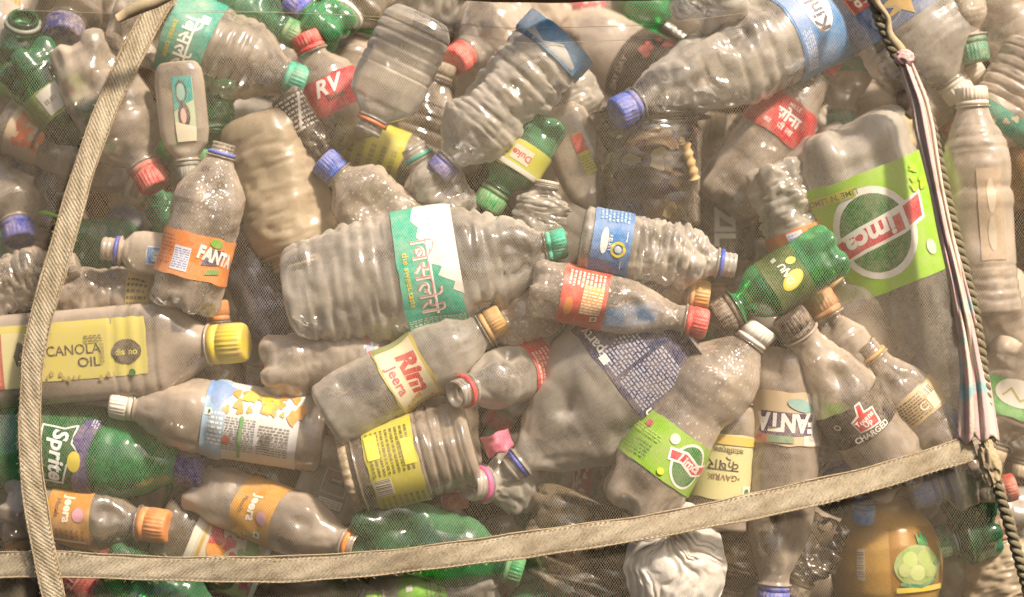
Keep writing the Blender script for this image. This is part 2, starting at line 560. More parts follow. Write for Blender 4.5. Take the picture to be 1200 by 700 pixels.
def art_shape(it):
    """-> list of (verts2d, faces)"""
    k = it[0]
    if k == 'text':      # text, string, u, v, height, color, opts
        o = it[6] if len(it) > 6 else {}
        V, F = text_mesh(it[1], o.get('bold', .012), o.get('shear', 0))
        if not len(V): return []
        V = V * it[4] / .72
        V = V * np.array([o.get('sx', 1), 1])
        if o.get('arc'):
            V = V.copy(); V[:, 1] += o['arc'] * (V[:, 0] ** 2) / 100.0
        V = rot2(V, o.get('rot', 0)) + np.array([it[2], it[3]])
        return [(V, F)]
    if k == 'rect':
        _, a, b, c, d = it[:5]
        return [(np.array([(a, b), (c, b), (c, d), (a, d)]), [(0, 1, 2, 3)])]
    if k == 'ell':       # ell, u, v, a, b, color, rot
        n = 28
        t = np.arange(n) * 2 * np.pi / n
        V = np.stack([it[3] * np.cos(t), it[4] * np.sin(t)], 1)
        if len(it) > 6: V = rot2(V, it[6])
        return [(V + np.array([it[1], it[2]]), [tuple(range(n))])]
    if k == 'ring':      # ring, u, v, a, b, color, width
        n = 28; wd = it[6]
        t = np.arange(n) * 2 * np.pi / n
        A = np.stack([it[3] * np.cos(t), it[4] * np.sin(t)], 1)
        B_ = np.stack([(it[3] - wd) * np.cos(t), (it[4] - wd) * np.sin(t)], 1)
        V = np.concatenate([A, B_]) + np.array([it[1], it[2]])
        return [(V, [(i, (i + 1) % n, n + (i + 1) % n, n + i) for i in range(n)])]
    if k == 'poly':
        V = np.array(it[1], float)
        return [(V, [tuple(range(len(V)))])]
    if k == 'path':      # path, pts, color, width
        P = np.array(it[1], float); wd = it[3]
        V = []; F = []
        for i in range(len(P) - 1):
            d = P[i + 1] - P[i]; n_ = np.array([-d[1], d[0]]) / (np.linalg.norm(d) + 1e-9) * wd / 2
            e = d / (np.linalg.norm(d) + 1e-9) * wd * .3
            b0 = len(V)
            V += [P[i] - n_ - e, P[i + 1] - n_ + e, P[i + 1] + n_ + e, P[i] + n_ - e]
            F.append((b0, b0 + 1, b0 + 2, b0 + 3))
        return [(np.array(V), F)]
    if k == 'lines':     # lines, u0, v0, u1, v1, color, rows, vertical?
        _, u0, v0, u1, v1, colr, n = it[:7]
        vert = len(it) > 7 and it[7]
        rg = random.Random(int(abs(u0 * 7 + v0 * 13 + n * 31)) + 5)
        V = []; F = []
        for i in range(n):
            h = ((u1 - u0) if vert else (v1 - v0)) / n
            a = (u0 if vert else v0) + (i + .25) * h
            q, qe = (v0, v1) if vert else (u0, u1)
            while q < qe - 1:
                ln = rg.uniform(1.5, 6)
                e = min(qe, q + ln)
                b0 = len(V)
                if vert: V += [(a, q), (a + h * .5, q), (a + h * .5, e), (a, e)]
                else: V += [(q, a), (e, a), (e, a + h * .5), (q, a + h * .5)]
                F.append((b0, b0 + 1, b0 + 2, b0 + 3))
                q = e + rg.uniform(.8, 2)
        return [(np.array(V), F)] if V else []
    if k == 'bars':      # bars, u0, v0, u1, v1, color, vertical?
        _, u0, v0, u1, v1, colr = it[:6]
        vert = len(it) > 6 and it[6]
        rg = random.Random(11); V = []; F = []
        q, e = (v0, v1) if vert else (u0, u1)
        while q < e:
            wd = rg.choice((.7, 1.0, 1.6)); b0 = len(V)
            if vert: V += [(u0, q), (u1, q), (u1, q + wd), (u0, q + wd)]
            else: V += [(q, v0), (q + wd, v0), (q + wd, v1), (q, v1)]
            F.append((b0, b0 + 1, b0 + 2, b0 + 3)); q += wd + rg.choice((.8, 1.2, 1.8))
        return [(np.array(V), F)]
    if k == 'blobs':     # blobs, u0,v0,u1,v1,color,n,size
        _, u0, v0, u1, v1, colr, n, sz = it[:8]
        rg = random.Random(int(abs(u0 * 3 + v0 * 5 + n)) + 1); V = []; F = []
        for i in range(n):
            cx, cy_ = rg.uniform(u0, u1), rg.uniform(v0, v1); r = sz * rg.uniform(.5, 1.2); b0 = len(V); m = 9
            ph = rg.uniform(0, 6)
            for j in range(m):
                a = 2 * math.pi * j / m
                q = r * (1 + .3 * math.sin(3 * a + ph))
                V.append((cx + q * math.cos(a), cy_ + q * .8 * math.sin(a)))
            F.append(tuple(range(b0, b0 + m)))
        return [(np.array(V), F)]
    return []

def art_color(it):
    k = it[0]
    return it[2] if k in ('poly', 'path') else it[5]

ART_NAME = {'text': 'lettering', 'lines': 'fine_print', 'bars': 'barcode', 'ell': 'emblem', 'ring': 'emblem', 'poly': 'emblem',
            'path': 'emblem', 'rect': 'print_panel', 'blobs': 'picture_print'}

def slice2d(V, F, du, dv):
    bm = bmesh.new()
    vs_ = [bm.verts.new((v[0], v[1], 0)) for v in V]
    for f in F:
        try: bm.faces.new([vs_[i] for i in f])
        except ValueError: pass
    lo, hi = V.min(0), V.max(0)
    for ax, step in ((0, du), (1, dv)):
        q = math.ceil(lo[ax] / step) * step
        while q < hi[ax]:
            no = (1, 0, 0) if ax == 0 else (0, 1, 0)
            co = (q, 0, 0) if ax == 0 else (0, q, 0)
            bmesh.ops.bisect_plane(bm, geom=bm.verts[:] + bm.edges[:] + bm.faces[:], plane_co=co, plane_no=no, dist=1e-5)
            q += step
    bm.verts.index_update()
    V2 = np.array([v.co[:2] for v in bm.verts]); F2 = [tuple(v.index for v in f.verts) for f in bm.faces]
    bm.free()
    return V2, F2

def label_mat(colr):
    if isinstance(colr, tuple):      # (hex, transparency)
        return solid(colr[0], .4, .35, key=('lt', colr), trans=colr[1])
    return solid(colr, .40, .42, bumpy=.25)

def add_label(b, root, lab, art, eps0=.9):
    d0, d1, colr = lab[:3]
    d0, d1 = d0 * b.stretch, d1 * b.stretch
    hw = lab[3] if len(lab) > 3 else None       # half width in u px, None: all round
    uc = lab[4] if len(lab) > 4 else 0
    b.lab_r = float(b.prof((d0 + d1) / 2))
    e = eps0 + (b.crumple * .12)
    full = math.pi * b.lab_r
    a = hw or full
    nu = max(8, int(a * 2 / 3.2)); nv = max(6, int((d1 - d0) / 4))
    u = np.linspace(uc - a, uc + a, nu + 1); v = np.linspace(d0, d1, nv + 1)
    U_, V_ = np.meshgrid(u, v)
    wob = 1.2 * (vnoise(np.stack([U_.ravel() / 14, V_.ravel() * 0, V_.ravel() * 0 + b.seed], 1), 3) - .5)
    P = b.surf(U_.ravel(), V_.ravel() + wob * 2, e)
    F = grid_faces(nv + 1, nu + 1, False)
    lo = new_mesh('label', P, F, label_mat(colr) if colr else None, root)
    if colr is None:
        lo.data.materials.append(label_mat(('#d8d0c0', .8)))
    vc = (d0 + d1) / 2
    by = {}
    for i, it in enumerate(art):
        by.setdefault((ART_NAME[it[0]], art_color(it), i if it[0] == 'text' else -1), []).append((i, it))
    for (nm, c, _), items in by.items():
        VV = []; FF = []
        for i, it in items:
            for V, F in art_shape(it):
                V, F = slice2d(V, F, 3.0, 5.0)
                if not len(V): continue
                P = b.surf(V[:, 0] + b.adu, V[:, 1] + vc, e + .45 + .14 * i)
                o_ = len(VV)
                VV += P.tolist(); FF += [tuple(x + o_ for x in f) for f in F]
        if VV:
            new_mesh(nm, VV, FF, label_mat(c), lo)
    return lo

def add_cap(b, root, colr, name='cap'):
    rn, hc, L = b.rn * 1.06, b.hc, b.L
    z0 = L - hc
    prof = [(z0, rn * .9), (z0, rn), (z0 + hc * .20, rn), (z0 + hc * .22, rn * .93), (z0 + hc * .27, rn * .93), (z0 + hc * .29, rn * 1.0),
            (z0 + hc * .6, rn * .99), (L - hc * .12, rn * .97), (L - hc * .03, rn * .91), (L, rn * .80), (L - .4, rn * .5), (L - .4, rn * .05)]
    def rm(T, z):
        on = ((z > z0 + hc * .28) & (z < L - hc * .1)).astype(float)
        return 1 + .022 * on * np.sign(np.cos(T * 26))
    V, F = b.lathe(prof, nth=104, rmod=rm)
    return new_mesh(name, V, F, solid(colr, .42, .6, bumpy=.25), root)

def add_ring(b, root, colr):
    z0 = b.Ln + 3.2
    w_ = max(3.5, b.rn * .28)
    prof = [(z0, b.rn * .9), (z0, b.rn * 1.1), (z0 + w_, b.rn * 1.1), (z0 + w_, b.rn * .9)]
    V, F = b.lathe(prof, nth=48, closed_ends=(False, False))
    return new_mesh('neck_ring', V, F, solid(colr, .4, .25), root)

def bottle(name, label, cat, base, cap, R, kind='soda', mat='clear', lid=None, ring=None, lab=None, art=(), labs=(), group=None,
           y0=None, extra=0, tol=.72, **kw):
    b = Bottle(base, cap, R, kind, capped=lid is not None, seed=(int(base[0] * 7 + base[1] * 3) % 97), **kw)
    settle(b, y0, tol, extra, free=(b.tilt == 0))
    b.lab_zones = [l[:2] for l in ([lab] if lab else []) + [l2 for l2, _ in labs]]
    root = bpy.data.objects.new(name, None)
    root.empty_display_size = .02
    COL.objects.link(root)
    root.matrix_world = b.matrix()
    tag(root, label, cat, group or 'bottles and containers heaped behind the net')
    V, F = b.body_mesh()
    new_mesh('body', V, F, MATS[mat], root)
    if lid: add_cap(b, root, lid)
    if ring: add_ring(b, root, ring)
    if lab: add_label(b, root, lab, art)
    for l2, a2 in labs: add_label(b, root, l2, a2)
    b.root, b.txt = root, label
    FRONT.append(b)
    return b
# ------------------------------------------------------------------ the heap, nearest first
WHITE = '#efe9df'; TEAL = '#12a58a'; RED = '#c8242c'; BLUE = '#2444b0'; NAVY = '#23255c'; BLACK = '#1d1917'
N = bottle
# --- the middle
N('water_bottle', 'largest crumpled clear water bottle with torn teal label and teal cap', 'bottle', (331, 343), (664, 284), 71, 'crush', 'bright',
  lid='#16b08e', rn=17, hc=24, flat=.72, crumple=8, cscale=40, ribs=((26, 135, 7, .035), (228, 262, 2, .04)), dents=((.16, -35, 9, 20), (.86, 20, 10, 34)), bow=8,
  lab=(140, 210, '#19ab8d', 118, 0), art=[
    ('poly', [(-112, 36), (-112, -4), (-64, -12), (-52, -4), (-40, -8), (-24, 6), (-10, 2), (-4, 16), (4, 10), (14, 28), (22, 24), (30, 36)], '#e9e3d8'), ('text', 'िबसलेरी', 6, -2, 22, WHITE, dict(bold=.02)), ('text', 'िबसलेरी', 5.2, -3, 22, '#c98a86', dict(bold=-.012)),
    ('text', 'the sweet taste', 6, -24, 7, '#d9c746', dict(bold=.02)),
    ('lines', 54, -33, 100, 33, '#c9ead9', 16, True)])
N('soda_bottle', 'small clear soda bottle with red label and red cap, lying under the torn teal label', 'bottle', (620, 334), (829, 381), 35, 'cone', 'wet',
  lid='#e0413f', rn=17, hc=26, roll=15, lab=(38, 92, '#d8402f'), art=[
    ('rect', -14, -2, 20, 22, '#e8a054'), ('lines', -32, -22, -10, 22, '#f0d9c0', 9), ('lines', -8, -2, 20, 22, '#f3dfc4', 8, True), ('ell', 14, -16, 11, 5, '#e88a2a'), ('rect', 22, 12, 29, 20, WHITE), ('ell', 25.5, 16, 2.5, 2.5, '#2d7a3a')])
N('water_bottle', 'crumpled water bottle with deep blue label and open neck with blue ring', 'bottle', (679, 280), (862, 312), 39, 'water', 'bright',
  ring='#2b52c4', rn=16, hc=20, crumple=6, cscale=17, ribs=((66, 130, 5, .05),), lab=(14, 60, '#2b78b5'), art=[
    ('ell', -2, -9, 15, 4.5, WHITE), ('ring', 6, 8, 9, 9, '#e2cf3a', 3), ('text', 'KELVEY', 0, -2, 4, WHITE), ('rect', -16, 16, -4, 17, WHITE), ('rect', 18, 13, 28, 14, WHITE), ('lines', -50, -18, -26, 18, '#9cc3dd', 8), ('ell', 6, 8, 4, 4, '#b8ccd8')])
N('soda_bottle', 'bent clear bottle with bright green label, red ribbon emblem and white cap', 'bottle', (738, 606), (896, 384), 50, 'hour', 'wet',
  lid='#e9e2d6', rn=18, hc=24, petal=True, roll=20, bow=-14, clean=True, crumple=2, lab=(58, 118, '#86b81e'), art=[
    ('ell', 30, 0, 24, 27, WHITE), ('ell', 30, 0, 21, 24, '#2f7d3c'), ('poly', [(2, -6), (18, -2), (40, -8), (60, -2), (62, 14), (42, 8), (20, 14), (-2, 8)], WHITE), ('poly', [(4, -3), (18, 1), (40, -5), (58, 1), (60, 11), (42, 5), (20, 11), (1, 6)], '#cf3346'),
    ('text', 'Limca', 30, 3.5, 11, WHITE, dict(bold=.03, shear=.2)), ('ell', -2, 18, 6, 6, '#e7e2cf'), ('ell', -40, 16, 5, 4, '#c54a52'), ('lines', -70, -22, -20, -2, '#5b9a2e', 5), ('lines', -70, 2, -14, 12, '#a9cf52', 3), ('rect', -72, -16, -64, -4, '#c9c4b4'), ('ell', 2, -22, 4, 4, '#d7d13c')])
N('soda_bottle', 'crushed wide bottle with torn dark blue label and white inverted print', 'bottle', (806, 386), (597, 552), 82, 'wedge', 'bright',
  ring=BLUE, rn=17, hc=16, flat=.6, clean=True, extra=10, crumple=5, cscale=46, dents=((.62, 18, 20, 16), (.5, -40, 14, 24), (.72, -8, 8, 14)), petal=False, lab=(8, 108, '#1f2850', 92), art=[
    ('text', 'Paytm', -58, 38, 13, WHITE, dict(bold=.02)), ('text', 'party', 58, 36, 13, WHITE, dict(bold=.02)), ('lines', -34, -22, 6, 44, '#aeb2c6', 16), ('lines', 10, -8, 40, 44, '#aeb2c6', 12),
    ('rect', 26, 36, 36, 46, '#e9e4d8'), ('poly', [(34, -50), (80, -44), (84, 0), (60, 16), (46, 2), (32, -24)], '#1f7fbf'), ('poly', [(70, -30), (90, -24), (88, 0), (74, -8)], '#c23a2e'), ('path', [(66, -32), (72, -8), (90, 4)], WHITE, 3)])
N('soda_bottle', 'clear bottle with pink label, its open pink-ringed mouth facing out', 'bottle', (716, 548), (549, 569), 38, 'soda', 'bright',
  ring='#dc5f98', rn=20, hc=20, tilt=-150, flat=.75, crumple=6, cscale=20, lab=(58, 92, '#d0667a'), art=[('blobs', -30, -14, 20, 14, '#ead9c4', 16, 4), ('rect', 28, -12, 36, -2, '#cfd4b4'), ('ell', 32, -7, 3, 3, '#2d7a3a'), ('rect', -40, 12, 40, 15, '#e8d9c8')])
N('soda_bottle', 'waisted clear bottle with red lettered yellow label and tan cap', 'bottle', (381, 492), (590, 372), 45, 'hour', 'bright',
  lid='#c99545', rn=17, hc=26, crumple=2, lab=(86, 138, '#d2bd5a'), art=[
    ('poly', [(-38, -24), (40, -24), (40, 22), (-38, 22)], '#e3d8b0'), ('text', 'Rim', 2, 8, 22, '#c9363a', dict(bold=.05, shear=.2)), ('text', 'Jeera', 2, -15, 12, '#cf5b6b', dict(bold=.02)), ('lines', 46, -24, 60, 24, '#a8842c', 8), ('poly', [(-56, -24), (-38, -24), (-38, 24), (-50, 24)], '#8e9a5a'), ('blobs', 30, -22, 58, 22, '#c8962c', 12, 3)])
N('soda_bottle', 'small clear soda bottle with orange label and open neck with blue ring', 'bottle', (212, 366), (263, 168), 43, 'soda', 'wet',
  ring='#4568d2', rn=15, hc=15, roll=25, lab=(42, 94, '#dd7a22'), art=[
    ('lines', -46, -16, -22, 20, '#a94e17', 8), ('rect', -20, -20, 0, 8, '#dfe2ea'), ('lines', -19, -18, -1, 6, '#7c86ba', 9), ('poly', [(14, -8), (36, -4), (40, 14), (18, 12)], NAVY), ('text', 'FANTA', 32, 5, 15, WHITE, dict(bold=.05, sx=.72, rot=-6)), ('ell', 26, 20, 8, 5, '#6aa82a'), ('poly', [(20, -18), (38, -14), (38, -8), (22, -12)], '#4e8f2a'), ('text', '4.5', -38, -18, 6, '#7a3512')])
N('oil_bottle', 'dusty square oil bottle with long pale yellow label and yellow screw cap', 'bottle', (-24, 426), (289, 401), 55, 'rect', 'cloudy',
  lid='#d8bf2a', rn=22, hc=42, nth=64, ribs=((175, 222, 3, .03),), lab=(32, 214, '#cfc25f', 36, -6), art=[
    ('text', 'CANOLA', -9, 8, 14, '#4b4436', dict(rot=90, sx=.84)), ('text', 'OIL', 9, 26, 13, '#4b4436', dict(rot=90)), ('ell', -1, 72, 17, 18, '#3f3a2c'), ('text', 'disano', -1, 72, 9, '#c7b95e', dict(rot=90, bold=.03, sx=.85)), ('rect', -34, -90, 34, -80, '#b8402f'), ('lines', -30, -89, 30, -82, '#d98a78', 1),
    ('poly', [(-34, -52), (34, -58), (34, -80), (-34, -80)], '#d9cf94'), ('poly', [(-24, -60), (-6, -66), (10, -62), (4, -54), (-20, -50)], '#5a5240'), ('lines', -26, 22, -16, 44, '#7a7050', 3, True), ('blobs', 20, -46, 32, 50, '#a89a5a', 10, 3), ('ell', 26, 78, 4, 4, '#3c7a3a'), ('lines', -14, 40, 12, 46, '#6b6244', 6)])
N('juice_bottle', 'clear juice bottle with white printed fruit label and white cap', 'bottle', (383, 511), (130, 471), 46, 'juice', 'cloudy',
  lid='#e6dccb', rn=18, hc=28, lab=(30, 142, '#d5d5d0'), art=[
    ('lines', -34, -6, 8, 44, '#7f8288', 14, True), ('lines', -34, -46, 4, -10, '#85817c', 11, True), ('rect', -60, 30, 60, 56, '#8fb0c8'), ('lines', -30, 32, 12, 54, '#e9e6dd', 8, True), ('poly', [(14, 40), (44, 20), (60, 56), (30, 56)], '#6d94c4'),
    ('blobs', 14, -56, 44, 40, '#d9933a', 26, 7), ('blobs', 22, -50, 44, 10, '#d8b63a', 14, 6), ('ell', -20, 26, 6, 5, '#cf5a3a'), ('rect', 6, 46, 14, 54, WHITE), ('ell', 10, 50, 2.6, 2.6, '#2d7a3a'), ('rect', -44, 8, 10, 12, '#5fa05a'), ('bars', -24, -26, -6, -14, '#47403a')])
N('soda_bottle', 'large green soda bottle with white star badge and navy cap', 'bottle', (-60, 508), (242, 552), 56, 'big', 'vivid',
  lid='#182878', rn=20, hc=32, lab=(112, 196, ('#1c7a46', .55)), art=[
    ('text', 'Sprite', 2, -4, 19, '#e6e9e2', dict(bold=.03, shear=.15, rot=0, sx=.95)), ('path', [(-32, -26), (-30, 2), (-36, 16), (-14, 14), (0, 30), (10, 12), (34, 6)], '#d5dcd2', 2.2), ('path', [(-32, -26), (0, -22), (32, -30), (34, 6)], '#d5dcd2', 2.2),
    ('poly', [(-50, 42), (-46, 22), (-20, 14), (0, 26), (30, 16), (60, 20), (60, 42), (0, 34), (-26, 38)], '#2c2a66'), ('ell', 6, 20, 12, 8, '#ddc92c'), ('lines', -48, 30, -36, 40, '#b8b6d0', 3)])
N('soda_bottle', 'small clear bottle with gold label and orange cap, left of the lower strap corner', 'bottle', (8, 592), (198, 618), 39, 'soda', 'clear',
  lid='#d98033', rn=19, hc=34, roll=10, lab=(62, 112, '#b8822e'), art=[
    ('text', 'Jeera', -10, -2, 11, '#f1e3cc', dict(bold=.03)), ('text', 'Masala', -10, -13, 6, '#7a4a1a'), ('ell', -4, 13, 8, 7, '#d997a8'), ('rect', 28, -24, 31, 24, '#e8dcc0'), ('lines', 14, -22, 27, 22, '#8a5d1d', 7)])
N('soda_bottle', 'small clear bottle with gold label and open orange-ringed neck above the strap', 'bottle', (229, 570), (419, 641), 38, 'soda', 'cloudy',
  ring='#e08a3c', rn=17, hc=13, roll=30, lab=(66, 116, '#c08a30'), art=[
    ('text', 'Jeera', -6, -2, 12, '#f4e6d2', dict(bold=.03)), ('text', 'Masala', -6, -15, 6, '#7a4a1a'), ('ell', 4, 14, 8, 7, '#dda0b4'), ('rect', 22, 6, 30, 14, '#e8e4d4'), ('ell', 26, 10, 2.5, 2.5, '#2d7a3a'), ('blobs', 20, -24, 34, -4, '#e2b64c', 8, 4)])
# --- right of the middle
N('soda_bottle', 'bright green small bottle with lemon picture label and black cap', 'bottle', (984, 288), (838, 376), 35, 'soda', 'vivid',
  lid='#3a322a', rn=20, hc=28, roll=36, flat=.9, crumple=1, lab=(52, 98, ('#4c6a2a', .35)), art=[
    ('ell', -2, -4, 9, 15, '#d9c93a', 20), ('ell', -2, -4, 7, 12, '#e8de6a', 20), ('text', 'DAJU', 8, -2, 8, '#eef0dc', dict(bold=.03)), ('rect', 28, 0, 36, 6, '#c8d0b8'), ('ell', 20, -14, 5, 6, '#d8cc50')])
N('soda_bottle', 'clear bottle with black label, red hand badge and dark brown cap', 'bottle', (1062, 568), (922, 368), 45, 'cone', 'clear',
  lid='#3b3028', rn=20, hc=28, roll=8, lab=(84, 128, '#2a251f'), art=[
    ('poly', [(-14, -12), (14, -14), (16, 8), (4, 10), (6, 22), (-2, 22), (-6, 10), (-16, 6)], WHITE), ('poly', [(-12, -10), (12, -12), (14, 6), (2, 8), (4, 20), (-1, 20), (-4, 8), (-14, 4)], '#cf2a32'), ('text', 'Thums', -1, 1, 6.5, WHITE, dict(bold=.03, rot=8)), ('text', 'Up', 0, -6, 6.5, WHITE, dict(bold=.03, rot=8)), ('text', 'CHARGED', -2, -18, 7, '#e6dfd2', dict(bold=.02)), ('ring', -32, 8, 4, 4, '#d9d3c5', 1.5)])
N('soda_bottle', 'clear bottle with tan printed label and open threaded neck with tan ring', 'bottle', (1118, 532), (1012, 404), 37, 'cone', 'clear',
  ring='#c9a162', rn=16, hc=19, lab=(58, 92, '#b89f70'), art=[('lines', -34, -14, 10, 14, '#5d4a2c', 8), ('rect', 12, -14, 28, 14, '#d6c9a6'), ('bars', 13, 2, 27, 12, '#3f3627'), ('text', 'C', 4, -4, 10, '#e6dcc0')])
N('water_bottle', 'embossed dusty bottle right of the rope with white cap', 'bottle', (1156, 372), (1138, 102), 41, 'juice', 'cloudy', lid='#d8cbb8', rn=18, hc=22, ribs=((196, 226, 2, .05), (30, 60, 2, .03)), lab=(66, 172, '#a8937a', 15, 6), art=[('ell', 6, 22, 5, 20, '#bfae96'), ('ell', 6, -22, 5, 20, '#bfae96')])
N('soda_bottle', 'clear bottle with blue banded neck right of the amber jar', 'bottle', (1168, 546), (1066, 580), 38, 'soda', 'clear', lid='#7d90b8', rn=19, hc=34, lab=(56, 72, '#8fa0c0'), art=[('rect', -30, -2, 30, 2, '#4a5a94')])
N('soda_bottle', 'bottle with green and white label low at the right edge beside the rope', 'bottle', (1204, 400), (1160, 540), 40, 'soda', 'cloudy', lid='#a8967a', lab=(50, 92, '#4c9a4a'), art=[('ell', 0, -8, 30, 16, '#d8d0bf'), ('path', [(-18, -10), (-4, 0), (10, -12), (18, -2)], '#a9a05a', 2.5)])
N('soda_bottle', 'dusty bottle with red and purple print at the right edge', 'bottle', (1206, 420), (1140, 290), 38, 'soda', 'cloudy', lid='#6a55a0', rn=14, lab=(70, 112, '#b39c86'), art=[('blobs', -24, -16, 20, 16, '#b04a58', 8, 6)])
N('soda_bottle', 'narrow clear bottle with droplets and dark green cap at upper right', 'bottle', (1118, -50), (1142, 74), 27, 'soda', 'wet', lid='#1d7a5a', rn=18, hc=30)
N('water_bottle', 'ribbed bottle with teal label scrap at the right edge', 'bottle', (1222, 60), (1140, 190), 44, 'water', 'cloudy', lid='#c4b498', ribs=((16, 80, 5, .04),), lab=(88, 112, '#1f9078'), art=[('blobs', -30, -10, 20, 10, '#c7b79c', 5, 5)])
N('soda_bottle', 'clear bottle with crusted tan cap between dark brown cap and square bottle', 'bottle', (1022, 462), (955, 345), 34, 'soda', 'clear', lid='#b07c4a', rn=19, hc=28)
N('square_bottle', 'clear square bottle with white measuring scale on its edge', 'bottle', (1068, 424), (966, 318), 34, 'rect', 'clear', ring='#c9a970', rn=16, hc=20, nth=56, lab=(6, 74, '#c8bfae', 7, 30), art=[('lines', 24, -32, 36, 32, '#8f8574', 8)])
N('soda_bottle', 'crumpled clear bottle base with orange label peeking out below', 'bottle', (902, 190), (956, 336), 37, 'soda', 'bright',
  lid='#c96a2a', crumple=7, cscale=20, roll=20, lab=(84, 112, '#dd7a26'), art=[('rect', -2, -12, 16, 10, '#d6d8e0'), ('lines', 0, -10, 14, 8, '#7c86ba', 5), ('lines', -40, -12, -8, 8, '#8d4a1c', 3)])
N('soda_bottle', 'huge clear bottle standing on its head, lime green label with red ribbon badge', 'bottle', (980, 142), (1126, 540), 86, 'big', 'bright',
  lid='#d9d3c5', rn=17, roll=36, tilt=40, adu=12, clean=True, crumple=1.5, dents=((.05, 10, 8, 26),), lab=(60, 196, '#93c81e'), art=[
    ('ell', 4, 0, 48, 54, WHITE), ('ell', 4, 0, 40, 46, '#0e6a2a'), ('poly', [(-64, -28), (-30, -20), (20, -12), (66, 0), (62, 28), (20, 18), (-28, 12), (-58, 4)], WHITE), ('poly', [(-60, -24), (-30, -16), (20, -8), (62, 3), (59, 24), (20, 14), (-28, 8), (-55, 1)], '#cc2c40'),
    ('text', 'Limca', 2, 0, 24, WHITE, dict(bold=.035, shear=.15, rot=9)), ('ell', -52, 38, 6, 9, '#d8d4c4'), ('rect', 10, -58, 76, -47, '#c4c02e'), ('text', "LIME 'N' LEMONI", 42, -52, 7, '#4a6b16'), ('blobs', -84, -56, -58, -30, '#a8c62a', 6, 6)])
N('soda_bottle', 'dark blue label bottle with red banner lettering at upper right', 'bottle', (1010, -60), (1128, 116), 66, 'big', 'bright', lid='#cfc6b6', rn=18, flat=.7, lab=(18, 100, '#3b5f8a'), art=[('rect', -44, -22, 60, 2, '#b8382f'), ('text', 'KINGFISHER', 6, -10, 15, '#dcd2c4', dict(bold=.02, sx=.85)), ('text', 'DAILY', -30, -34, 12, '#a9bccc', dict(bold=.02)), ('poly', [(4, 6), (30, 12), (16, 20), (36, 28), (10, 26), (0, 38), (-4, 22), (-18, 16)], '#c9a04a'), ('ring', 30, 24, 20, 10, '#8fa6b8', 1.5)])
N('soda_bottle', 'upside-down clear bottle with white and tan label lettered in purple', 'bottle', (926, 406), (905, 712), 43, 'soda', 'clear',
  lid='#284cb4', rn=18, hc=26, dents=((.68, 10, 12, 26), (.74, -30, 12, 18)), crumple=2.5, lab=(52, 114, '#cdb48c'), art=[
    ('rect', -46, -30, -18, 30, '#e4ddce'), ('lines', -44, -26, -24, 26, '#a39a90', 10, True), ('poly', [(-30, -6), (34, -8), (36, 16), (20, 22), (-28, 18)], '#4a3458'), ('text', 'FANTA', 4, 5, 20, '#ece6da', dict(bold=.05, sx=.8)), ('ell', -12, -16, 16, 7, '#8fb8ae', -15), ('ell', 24, 24, 16, 5, '#b8553c'), ('rect', -6, 20, 24, 28, '#7f9a7a')])
N('spray_bottle', 'blue and white small cap bottle just left of the amber jar lid', 'bottle', (1014, 556), (1011, 614), 16, 'soda', 'bluish', lid='#4a7fb8', rn=13, hc=24, tilt=10)
N('ghee_jar', 'round amber jar with green fruit picture and dusty tan lid below the strap', 'jar', (1042, 742), (1034, 564), 66, 'pot', 'ghee',
  lid='#a58a62', rn=41, hc=20, petal=False, tol=1.05, lab=(54, 128, ('#d8c49a', .96), 40, 34), art=[
    ('ell', 28, -6, 30, 24, '#7f9a4c'), ('ell', 18, 2, 9, 9, '#a9b96c'), ('ell', 36, 2, 9, 9, '#9cae60'), ('ell', 26, -14, 10, 9, '#b0bd74'), ('ell', 42, -12, 8, 8, '#93a856'), ('ell', 10, -10, 7, 8, '#a0b062'), ('poly', [(30, 18), (44, 16), (46, 32), (40, 24), (37, 34), (34, 24), (29, 32)], '#23813c'), ('path', [(54, -22), (60, -8), (66, -2), (70, 10)], '#2d6a3a', 3), ('text', 'Fresh', 60, 4, 9, '#2a6b34', dict(rot=60)), ('rect', 0, -36, 66, -30, '#c9b428'), ('path', [(6, -26), (30, -30), (52, -24)], '#1f7a4c', 4)],
  labs=[((70, 106, '#b9ab92', 5, -40), [('bars', -44, -14, -36, 14, '#5d5140', True)])])
N('jar', 'ribbed clear jar on its side with yellow-green printed label', 'jar', (556, 516), (404, 556), 53, 'drum', 'clear',
  lid='#8a7a5c', rn=44, hc=16, petal=False, ribs=((6, 62, 4, .045),), dents=((.2, 35, 9, 18),), crumple=2, lab=(66, 126, '#bdb52a'), art=[
    ('rect', -36, 6, -14, 28, '#d0c8b0'), ('bars', -35, 8, -15, 26, '#5a4e3e'), ('lines', -10, -26, 44, 26, '#6d6a16', 9), ('lines', -60, -28, -38, 26, '#8f8a1e', 8), ('rect', 10, 12, 40, 27, '#e0d648'), ('rect', -4, -28, 26, -14, '#d8cf3a')])
N('flask', 'flat clear flask with pale sticker and small badge, beside the yellow-green jar label', 'flask', (408, 517), (366, 634), 40, 'flat', 'cloudy',
  lid='#b5a78e', rn=13, p=5.0, aspect=.5, lab=(34, 84, None, 32), art=[('rect', -30, 10, 16, 20, '#d8cfbc'), ('lines', -28, 11, 14, 19, '#8b7d68', 3), ('rect', -24, -16, 8, -8, '#403830'), ('text', 'Genova', -8, -12, 5, '#cfc4b0'), ('blobs', -20, -24, 6, -16, '#b8685c', 5, 4), ('path', [(-28, 4), (18, 4), (18, -24), (-28, -24), (-28, 4)], '#c2b498', 1.2)])
N('soda_bottle', 'clear bottle with red label, its open red-ringed mouth facing out', 'bottle', (655, 420), (533, 463), 36, 'soda', 'bright',
  ring='#d8323a', rn=18, hc=18, tilt=-110, lab=(36, 70, '#c43a3c'), art=[('lines', -20, -14, 20, 14, '#e8b8a8', 5)])
